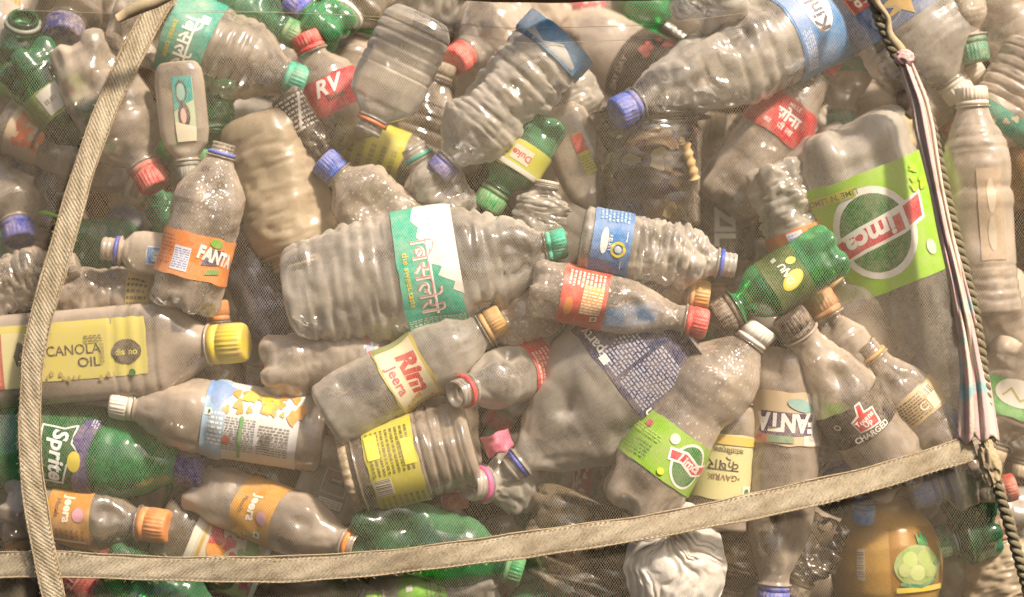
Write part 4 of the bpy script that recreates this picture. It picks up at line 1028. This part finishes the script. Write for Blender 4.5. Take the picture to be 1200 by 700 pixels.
# ------------------------------------------------------------------ bottles deep in the heap, glimpsed in the gaps
cover = np.zeros((70, 120))
protos = []
FILL = [('clear', 'big', '#b9ae9a'), ('cloudy', 'soda', '#b83a34'), ('clear', 'soda', '#2f58b8'), ('clear', 'water', '#8a7a5c'), ('green', 'soda', '#2c8a4c'), ('smoke', 'juice', '#e2dacb'), ('bright', 'soda', '#2f9a50'), ('cloudy', 'cone', '#d98a3a'), ('bright', 'water', '#c8342f')]
FLAB = {'green': 'dim green bottle wedged deep in the heap behind the front rows'}
rg = random.Random(21)
cells = [(x + rg.uniform(-22, 22), y + rg.uniform(-18, 18)) for y in range(6, 720, 74) for x in range(-10, 1230, 78)]
first = {}
FILLERS = []
for i, (cx, cy_) in enumerate(cells):
    mt, kd, cp = FILL[rg.randrange(9)]
    a = rg.uniform(0, 2 * math.pi); L = 136
    bx, by = cx - math.cos(a) * L / 2, cy_ - math.sin(a) * L / 2
    ex, ey = cx + math.cos(a) * L / 2, cy_ + math.sin(a) * L / 2
    b = Bottle((bx, by), (ex, ey), 33, kd, capped=True, nth=24, tilt=0)
    settle(b, ynet(cx, cy_) + 70, tol=.68, free=False, nest=.7)
    key = (mt, kd, cp)
    if b.y > 620:
        PLACED.pop(); continue
    root = bpy.data.objects.new('heap_bottle', None); root.empty_display_size = .02
    COL.objects.link(root); root.matrix_world = b.matrix()
    if key not in first:
        V, F = b.body_mesh()
        mb = new_mesh('body', V, F, MATS[mt], root)
        mc = add_cap(b, root, cp)
        first[key] = (mb.data, mc.data, b.U * b.L)
    else:
        db, dc, ul = first[key]
        sc = b.U * b.L / ul
        for nm, dd in (('body', db), ('cap', dc)):
            o = bpy.data.objects.new(nm, dd); COL.objects.link(o); o.parent = root
        root.scale = (sc, sc, sc)
    lab_ = FLAB.get(mt, 'dim clear bottle wedged deep in the heap behind the front rows')
    FILLERS.append((root, cx, cy_, mt, b))
    tag(root, lab_, 'bottle', 'green bottles deep in the heap' if mt == 'green' else 'clear bottles deep in the heap')

# ------------------------------------------------------------------ added backdrop, coloured dark brown for the shade deep in the gaps
b = NB('gap_shade_backdrop')
vec = b.coords(); n1 = b.noise(vec, 20, 4)
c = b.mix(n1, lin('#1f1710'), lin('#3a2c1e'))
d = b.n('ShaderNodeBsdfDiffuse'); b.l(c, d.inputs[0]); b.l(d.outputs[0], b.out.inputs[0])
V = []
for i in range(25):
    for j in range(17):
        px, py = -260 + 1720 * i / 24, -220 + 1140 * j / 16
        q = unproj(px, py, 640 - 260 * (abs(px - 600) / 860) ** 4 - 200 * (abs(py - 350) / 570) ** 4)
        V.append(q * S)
o = new_mesh('gap_shade_backdrop', V, grid_faces(25, 17, False), b.m, None)
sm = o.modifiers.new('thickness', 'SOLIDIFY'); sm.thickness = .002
tag(o, 'added dark brown backdrop standing in for the shade between the bottles', 'sack', kind='structure')

# drop the deep bottles of which no gap shows anything; name the others by what they lie behind
bpy.context.view_layer.update()
dg = bpy.context.evaluated_depsgraph_get()
hits = {}
org = Vector((0, -D * S, 0))
for py in range(3, 700, 5):
    for px in range(3, 1200, 5):
        ok, loc, nor, idx, ob, mx = SC.ray_cast(dg, org, (unproj(px, py, 0) * S - org).normalized())
        if ok:
            r_ = ob.parent or ob
            hits[r_.name] = hits.get(r_.name, 0) + 1
used = {}
STOPW = {'with', 'and', 'its', 'the', 'a', 'of', 'by', 'at', 'in', 'on', 'to', 'under', 'open', 'left', 'right', 'behind', 'for'}
for root, cx, cy_, mt, b in FILLERS:
    if hits.get(root.name, 0) < 4:
        for ch in list(root.children): bpy.data.objects.remove(ch)
        bpy.data.objects.remove(root); continue
    bestb = min(FRONT, key=lambda f: abs((f.base[0] + f.cap[0]) / 2 - cx) + abs((f.base[1] + f.cap[1]) / 2 - cy_) + (900 if used.get(f.txt) else 0))
    used[bestb.txt] = 1
    wds = bestb.txt.split(',')[0].split()[:9]
    while wds[-1] in STOPW: wds.pop()
    root['label'] = ('dim green' if mt == 'green' else 'dim clear') + ' bottle deep behind the ' + ' '.join(wds)

# ------------------------------------------------------------------ the net, its straps, rope and cloth
def net_pt(px, py, lift=0):
    y = ynet(px, py) - lift
    return unproj(px, py, y) * S

def thread_mat(name, c, rough=.75, trans=.3):
    b = NB(name)
    vec = b.coords()
    n1 = b.noise(vec, 12, 3)
    cc = b.mix(n1, lin(c), tuple(.75 * x for x in lin(c)))
    d = b.n('ShaderNodeBsdfDiffuse'); b.l(cc, d.inputs[0])
    t = b.n('ShaderNodeBsdfTranslucent'); b.l(cc, t.inputs[0])
    b.l(b.mixs(trans, d.outputs[0], t.outputs[0]), b.out.inputs[0])
    return b.m

def build_net():
    pitch, wd = 2.5, .15
    V = []; F = []
    x0, x1, z0, z1 = -40, 1240, -40, 740
    for sgn in (1, -1):
        ang = math.radians(57) * sgn
        d = np.array([math.cos(ang), math.sin(ang)]); n_ = np.array([-d[1], d[0]])
        c = np.array([600, 350.]); R_ = 800
        k = -int(R_ / pitch)
        while k * pitch < R_:
            o = c + n_ * (k * pitch); k += 1
            ts = np.linspace(-R_, R_, 70)
            P = o[None] + d[None] * ts[:, None]
            ok = (P[:, 0] > x0) & (P[:, 0] < x1) & (P[:, 1] > z0) & (P[:, 1] < z1)
            if ok.sum() < 2: continue
            P = P[ok]
            ph = rgn.uniform(0, 6)
            P = P + n_[None] * (.25 * np.sin(P @ d * .02 + ph))[:, None]
            yy = ynet(P[:, 0], P[:, 1]) if False else np.array([ynet(a, b_) for a, b_ in P])
            kk = 1 + yy / D
            b0 = len(V)
            for (a, b_), y, q in zip(P, yy, kk):
                for s_ in (-1, 1):
                    e = np.array([a, b_]) + n_ * s_ * wd / 2
                    V.append(((e[0] - 600) * q * S, y * S + (.0002 if sgn > 0 else 0), -(e[1] - 350) * q * S))
            for i in range(len(P) - 1):
                F.append((b0 + 2 * i, b0 + 2 * i + 1, b0 + 2 * i + 3, b0 + 2 * i + 2))
    o = new_mesh('net', V, F, thread_mat('net_thread', '#dccbb0'), None, smooth=False)
    tag(o, 'fine beige mesh net stretched over the whole heap of bottles', 'net', kind='stuff')
    return o
rgn = random.Random(3)
net = build_net()

def frames(pts, n):
    """resample a px polyline smoothly"""
    P = np.array(pts, float)
    t = np.concatenate([[0], np.cumsum(np.linalg.norm(np.diff(P, axis=0), axis=1))])
    ts = np.linspace(0, t[-1], n)
    Q = np.stack([np.interp(ts, t, P[:, i]) for i in range(P.shape[1])], 1)
    kw = max(3, n // 14) | 1
    ker = np.hanning(kw + 2)[1:-1]; ker /= ker.sum()
    pad = kw // 2
    out = []
    for i in range(Q.shape[1]):
        a = Q[:, i]
        ext = np.concatenate([2 * a[0] - a[pad:0:-1], a, 2 * a[-1] - a[-2:-pad - 2:-1]])
        out.append(np.convolve(ext, ker, mode='valid'))
    return np.stack(out, 1)

def webbing_mat():
    b = NB('webbing')
    uv = b.n('ShaderNodeUVMap'); 
    tc = b.coords()
    wv = b.n('ShaderNodeTexWave', wave_type='BANDS', bands_direction='DIAGONAL'); wv.inputs['Scale'].default_value = .12
    b.l(uv.outputs[0], wv.inputs['Vector'])
    wv.inputs['Distortion'].default_value = 1.5; wv.inputs['Detail'].default_value = 1
    n1 = b.noise(tc, 30, 5, .65); n2 = b.noise(tc, 380, 3, .7); n3 = b.noise(tc, 1100, 2, .7)
    c = b.mix(b.ramp(n1, .38, .68), lin('#bcae94'), lin('#95856a'))
    c = b.mix(b.math('MULTIPLY', b.ramp(n2, .52, .68), .55), c, lin('#6a5a44'))
    c = b.mix(b.math('MULTIPLY', b.ramp(n3, .5, .75), .45), c, lin('#d2c5aa'))
    c = b.mix(b.math('MULTIPLY', b.ramp(wv.outputs['Fac'], .3, .8), .07), c, lin('#5f5038'))
    p = b.n('ShaderNodeBsdfPrincipled'); b.l(c, p.inputs['Base Color']); p.inputs['Roughness'].default_value = .85
    p.inputs['Specular IOR Level'].default_value = .2
    bump = b.n('ShaderNodeBump'); bump.inputs['Strength'].default_value = .7; bump.inputs['Distance'].default_value = .0012
    b.l(b.math('ADD', b.math('MULTIPLY', wv.outputs['Fac'], .5), b.math('ADD', n3, n2)), bump.inputs['Height'])
    b.l(bump.outputs[0], p.inputs['Normal'])
    b.l(p.outputs[0], b.out.inputs[0])
    return b.m
WEB = webbing_mat()
STITCH = solid('#6b5b44', .8, .3)
EDGE = solid('#a08f70', .8, .4)

def strap(name, pts, width, label, lift=6, n=150):
    Q = frames(pts, n)
    d = np.gradient(Q, axis=0); d /= np.linalg.norm(d, axis=1)[:, None]
    nn = np.stack([-d[:, 1], d[:, 0]], 1)
    m = 11
    t = np.linspace(-.5, .5, m)
    V = []; UV = []
    ln = np.concatenate([[0], np.cumsum(np.linalg.norm(np.diff(Q, axis=0), axis=1))])
    thick = 2.2
    for side in (0, 1):
        for i in range(n):
            wv = width * (1 + .05 * math.sin(ln[i] * .021 + side * 0) + .03 * math.sin(ln[i] * .07))
            for j in range(m):
                e = Q[i] + nn[i] * t[j] * wv
                bulge = 1.2 * math.sin(ln[i] * .03 + 2) * t[j] * 2 + .7 * math.sin(ln[i] * .11 + j) 
                y = ynet(*Q[i]) - lift - bulge - (thick if side == 0 else 0) * (1 - abs(2 * t[j]) ** 8)
                V.append(unproj(e[0], e[1], y) * S)
                UV.append((t[j] * width, ln[i]))
    F = grid_faces(n, m, False)
    off = n * m
    F += [tuple(reversed([x + off for x in f])) for f in grid_faces(n, m, False)]
    for i in range(n - 1):
        for j in (0, m - 1):
            a, c = i * m + j, (i + 1) * m + j
            F.append((a, c, c + off, a + off) if j else (c, a, a + off, c + off))
    root = new_mesh(name, V, F, WEB, None, uv=UV)
    tag(root, label, 'strap')
    # stitching down both edges: short raised dashes
    V = []; F = []
    for s_ in (-1, 1):
        q = 3
        while q < ln[-1] - 6:
            for a_ in (0,):
                i0 = np.array([np.interp(q, ln, Q[:, 0]), np.interp(q, ln, Q[:, 1])])
                i1 = np.array([np.interp(q + 3.2, ln, Q[:, 0]), np.interp(q + 3.2, ln, Q[:, 1])])
                nnq = np.array([np.interp(q, ln, nn[:, 0]), np.interp(q, ln, nn[:, 1])])
                off_ = nnq * s_ * width * .44
                b0 = len(V)
                for (pt, sg) in ((i0, -1), (i1, -1), (i1, 1), (i0, 1)):
                    e = pt + off_ + nnq * sg * .5
                    V.append(unproj(e[0], e[1], ynet(*pt) - lift - thick - 1.6) * S)
                F.append((b0, b0 + 1, b0 + 2, b0 + 3))
            q += 6.0
    st = new_mesh('stitching', V, F, STITCH, root, smooth=False)
    tag(st, kind='stuff')
    # loose fibres along the edges
    V = []; F = []; rf_ = random.Random(int(width * 7))
    for s_ in (-1, 1):
        q = 2
        while q < ln[-1] - 6:
            q += rf_.uniform(1, 9)
            p0 = np.array([np.interp(q, ln, Q[:, 0]), np.interp(q, ln, Q[:, 1])])
            nq = np.array([np.interp(q, ln, nn[:, 0]), np.interp(q, ln, nn[:, 1])]); tq = np.array([-nq[1], nq[0]])
            L_ = rf_.uniform(1.5, 7); cu = rf_.uniform(-1, 1); b0 = len(V)
            for i in range(4):
                t_ = i / 3
                e = p0 + nq * s_ * (width * .47 + L_ * t_ * .7) + tq * (cu * L_ * t_ * t_)
                for sg in (-1, 1):
                    e2 = e + tq * sg * .22
                    V.append(unproj(e2[0], e2[1], ynet(*p0) - lift - 2 - rf_.uniform(0, 1)) * S)
            for i in range(3): F.append((b0 + 2 * i, b0 + 2 * i + 1, b0 + 2 * i + 3, b0 + 2 * i + 2))
    tag(new_mesh('fray', V, F, EDGE, root, smooth=False), kind='stuff')
    # piped selvedge
    for s_ in (-1, 1):
        tube('edge_cord', [tuple(Q[i] + nn[i] * s_ * width * .5 * (1 + .05 * math.sin(ln[i] * .021) + .03 * math.sin(ln[i] * .07))) + (ynet(*Q[i]) - lift - 1.2,) for i in range(0, n, 2)], .9, EDGE, root, nseg=6)
    return root

def tube(name, pts, r, mat, parent=None, nseg=8, rf=None):
    """pts: (px, py, depth)"""
    W = np.array([np.array(unproj(*p)) for p in pts])
    d = np.gradient(W, axis=0); d /= np.linalg.norm(d, axis=1)[:, None] + 1e-9
    up = np.array([0, 1, 0.0])
    a = np.cross(d, up); a /= np.linalg.norm(a, axis=1)[:, None] + 1e-9
    b_ = np.cross(d, a)
    V = []
    for i in range(len(W)):
        rr = r if rf is None else rf(i / (len(W) - 1))
        for j in range(nseg):
            t = 2 * math.pi * j / nseg
            V.append((W[i] + a[i] * rr * math.cos(t) + b_[i] * rr * math.sin(t)) * S)
    F = grid_faces(len(W), nseg, True)
    F.append(tuple(range(nseg))); F.append(tuple(reversed(range((len(W) - 1) * nseg, len(W) * nseg))))
    return new_mesh(name, V, F, mat, parent)

strap('strap', [(-40, 663), (60, 661), (200, 667), (330, 668), (450, 660), (600, 641), (760, 618), (900, 590), (1020, 562), (1142, 524)], 29,
      'beige webbing strap running across the lower part of the net', lift=6)
strap('strap', [(206, -26), (183, 10), (150, 72), (122, 132), (96, 205), (72, 290), (48, 372), (38, 420), (34, 500), (37, 560), (48, 630), (66, 715)], 26,
      'beige webbing strap curving down the left side of the net', lift=12)

def rope_mat():
    b = NB('rope_fibre')
    vec = b.coords()
    n1 = b.noise(vec, 60, 4); n2 = b.noise(vec, 600, 2)
    c = b.mix(n1, lin('#3d3728'), lin('#746a4e'))
    c = b.mix(b.math('MULTIPLY', n2, .5), c, lin('#a89c7e'))
    p = b.n('ShaderNodeBsdfPrincipled'); b.l(c, p.inputs['Base Color']); p.inputs['Roughness'].default_value = .9
    bump = b.n('ShaderNodeBump'); bump.inputs['Strength'].default_value = .8; bump.inputs['Distance'].default_value = .001
    b.l(n2, bump.inputs['Height']); b.l(bump.outputs[0], p.inputs['Normal'])
    b.l(p.outputs[0], b.out.inputs[0])
    return b.m
ROPE = rope_mat()
rp = frames([(1014, -30), (1030, 22), (1048, 62), (1074, 98), (1090, 140), (1100, 190), (1112, 245), (1126, 300), (1142, 365), (1152, 430), (1158, 500), (1166, 560), (1184, 620), (1204, 690), (1214, 730)], 420)
root = bpy.data.objects.new('rope', None); root.empty_display_size = .02; COL.objects.link(root)
tag(root, 'dark olive twisted rope running down the right side of the net', 'rope')
ln_ = np.concatenate([[0], np.cumsum(np.linalg.norm(np.diff(rp, axis=0), axis=1))])
dd_ = np.gradient(rp, axis=0); dd_ /= np.linalg.norm(dd_, axis=1)[:, None]
for s_ in range(2):
    pts = []
    for i in range(len(rp)):
        a = ln_[i] / 20.0 * 2 * math.pi + s_ * math.pi
        amp = 3.4
        e = rp[i] + np.array([-dd_[i, 1], dd_[i, 0]]) * amp * math.cos(a)
        pts.append((e[0], e[1], ynet(*rp[i]) - 12 - amp * math.sin(a)))
    tube('strand', pts, 4.2, ROPE, root, nseg=8)

def cloth_mat():
    b = NB('striped_cloth')
    uv = b.n('ShaderNodeUVMap'); sp = b.n('ShaderNodeSeparateXYZ'); b.l(uv.outputs[0], sp.inputs[0])
    vec = b.coords()
    n1 = b.noise(vec, 50, 4); n2 = b.noise(vec, 22, 3)
    x = b.math('ADD', sp.outputs[0], b.math('MULTIPLY', n2, .12))
    st = b.math('FRACT', b.math('MULTIPLY', x, 4.0))
    c = b.mix(b.ramp(st, .3, .6), lin('#d0a8a4'), lin('#cfc0ac'))
    c = b.mix(b.math('MULTIPLY', b.ramp(st, .9, .96), .35), c, lin('#5b4f66'))
    c = b.mix(b.math('MULTIPLY', b.ramp(n2, .55, .62), b.ramp(sp.outputs[1], .45, .7)), c, lin('#8fb3b0'))
    c = b.mix(b.math('MULTIPLY', b.ramp(n1, .5, .75), .55), c, lin('#9a7d58'))
    p = b.n('ShaderNodeBsdfPrincipled'); b.l(c, p.inputs['Base Color']); p.inputs['Roughness'].default_value = .8
    bump = b.n('ShaderNodeBump'); bump.inputs['Strength'].default_value = .4; bump.inputs['Distance'].default_value = .002
    b.l(b.noise(vec, 700, 2), bump.inputs['Height']); b.l(bump.outputs[0], p.inputs['Normal'])
    b.l(p.outputs[0], b.out.inputs[0])
    return b.m
CLOTH = cloth_mat()
cp_ = frames([(1056, 62), (1064, 84), (1078, 120), (1086, 160), (1097, 215), (1108, 270), (1122, 330), (1134, 390), (1142, 445), (1147, 516)], 120)
m = 61
V = []; UV = []
for i, (a, b_) in enumerate(cp_):
    t = i / 119
    wd = np.interp(t, [0, .06, .2, .35, .6, .8, 1], [14, 18, 24, 17, 19, 30, 50])
    amp = np.interp(t, [0, .1, .4, .8, 1], [3.5, 4, 3.5, 3.5, 3])
    dx = np.gradient(cp_, axis=0)[i]; dx /= np.linalg.norm(dx); nv = np.array([-dx[1], dx[0]])
    for j in range(m):
        q = j / (m - 1) - .5
        zig = math.sin(q * 2 * math.pi * 2.6 + 2.2 * math.sin(t * 5)) + .4 * math.sin(q * 31 + t * 9)
        e = np.array([a, b_]) - nv * q * wd
        hem = 4 * math.sin(q * 16) * (t > .99)
        V.append(unproj(e[0], e[1] + hem, ynet(a, b_) - 22 - amp * zig + 12 * (2 * q) ** 2) * S)
        UV.append((q + .5, t))
o = new_mesh('cloth_strip', V, grid_faces(120, m, False), CLOTH, None, uv=UV)
sm = o.modifiers.new('thickness', 'SOLIDIFY'); sm.thickness = .0008
tag(o, 'pale pink striped cloth strip knotted to the rope', 'cloth')
kn = lump('knot', 0, 0, 0, 11, 9, 10, CLOTH, o, amp=.25, sc=2.4, seed=4, n=40, m=26)
kn.location = unproj(1060, 68, ynet(1060, 68) - 22) * S
RAG = solid('#a08e6a', .85, .5, bumpy=.6, key='rag')
# rag knot where strap, cloth and rope meet
o = lump('rag_knot', 1160, 542, ynet(1160, 542) - 18, 11, 9, 26, RAG, None, amp=.4, sc=2.2, seed=14, n=60, m=40)
o.rotation_euler = (0, math.radians(-12), 0)
tag(o, 'grey twisted rag knot at the right end of the lower strap', 'rag')
o = tube('cord_end', [(138, 22, 20), (150, 15, 18), (165, 8, 16), (182, 2, 14), (204, -8, 14), (230, -24, 14)], 7, EDGE, None, nseg=14, rf=lambda t: 5.5 + 3 * math.sin(t * 3.1) + .8 * math.sin(t * 30))
tag(o, 'pale cord end tied across the top of the left strap', 'cord')
o = tube('cord', [(1016 + i * 2.2 + 3 * math.sin(i * .8), -30 + i * 5.2, ynet(1030, 20) - 22) for i in range(20)], 4, RAG, None, nseg=10, rf=lambda t: 4.5 + 1.5 * math.sin(t * 9))
tag(o, 'dull rag cord wound along the rope above the pink cloth', 'cord')

def scrap(name, px, py, y, w_, h_, rot, mat, label, cat, n=14, m=10, seed=1, amp=5):
    """a curled scrap of film"""
    U_, V_ = np.meshgrid(np.linspace(-.5, .5, n), np.linspace(-.5, .5, m))
    U_, V_ = U_.ravel(), V_.ravel()
    jag = 1 + .12 * (vnoise(np.stack([V_ * 9, U_ * 0, U_ * 0], 1), seed) - .5)
    X = U_ * w_ * jag; Z = V_ * h_ * (1 + .1 * np.sin(U_ * 11))
    Y = amp * (np.cos(U_ * 3) - 1) * 3 + amp * (vnoise(np.stack([U_ * 4, V_ * 4, U_ * 0], 1), seed + 3) - .5) * 1.6
    R2 = rot2(np.stack([X, Z], 1), rot)
    P = np.stack([R2[:, 0], -Y, R2[:, 1]], 1) * (1 + y / D) * S
    o = new_mesh(name, P, grid_faces(m, n, False), mat)
    o.location = unproj(px, py, y) * S
    sm = o.modifiers.new('thickness', 'SOLIDIFY'); sm.thickness = .0004
    tag(o, label, cat)
    return o
scrap('label_scrap', 583, 520, 52, 34, 24, 22, solid('#d0607c', .4, .3), 'pink torn label scrap above the pink-ringed open mouth', 'scrap', seed=4)
scrap('film_scrap', 1022, 402, 120, 44, 30, -35, solid('#3d2c20', .5, .4), 'dark brown crumpled wrapper beside the clear square bottle', 'wrapper', seed=8, amp=9)
scrap('film_scrap', 1060, 168, 150, 34, 60, 8, solid('#b5a57e', .6, .5), 'tan torn paper scrap left of the rope', 'paper', seed=9, amp=8)
o = tube('bolt', [(802 + i * .9, 168 + i * 3.2, 90 + i) for i in range(14)], 6, solid('#c9a468', .35, .4), None, nseg=14, rf=lambda t: 6.5 + 1.6 * math.sin(t * 26))
tag(o, 'gold ridged plastic screw at the right rim of the dirt cup', 'screw')

def wood_mat():
    b = NB('weathered_pole')
    vec = b.coords()
    mp = b.n('ShaderNodeMapping'); b.l(vec, mp.inputs[0]); mp.inputs['Scale'].default_value = (6, 120, 120)
    n1 = b.noise(mp.outputs[0], 1, 5, .7)
    c = b.mix(n1, lin('#3c2a18'), lin('#8d6b3c'))
    p = b.n('ShaderNodeBsdfPrincipled'); b.l(c, p.inputs['Base Color']); p.inputs['Roughness'].default_value = .8
    bump = b.n('ShaderNodeBump'); bump.inputs['Strength'].default_value = .5; bump.inputs['Distance'].default_value = .002
    b.l(n1, bump.inputs['Height']); b.l(bump.outputs[0], p.inputs['Normal'])
    b.l(p.outputs[0], b.out.inputs[0])
    return b.m
o = tube('wooden_pole', [(380 + i * 22, -9 + .9 * math.sin(i * .7) - (abs(i - 12) / 12) ** 2 * 9, 16) for i in range(26)], 12, wood_mat(), None, nseg=18, rf=lambda t: 12 + .5 * math.sin(t * 40))
tag(o, 'brown weathered pole along the top edge of the net', 'pole')
# pulled threads near the top of the net
for k, pts in enumerate(([(240, 12), (420, 18), (600, 34), (760, 30), (900, 12)], [(430, 22), (620, 52), (800, 44), (880, 30)], [(20, 12), (140, 16), (330, 14)])):
    Q = frames(pts, 40)
    tube('pulled_thread', [(a, b_, ynet(a, b_) - 2) for a, b_ in Q], .28, MATS.setdefault('thr', thread_mat('pulled_thread', '#cdbfa6')), net, nseg=5)

print('PLACED', [(round(f.y), f.txt[:40]) for f in FRONT if f.y > 170])
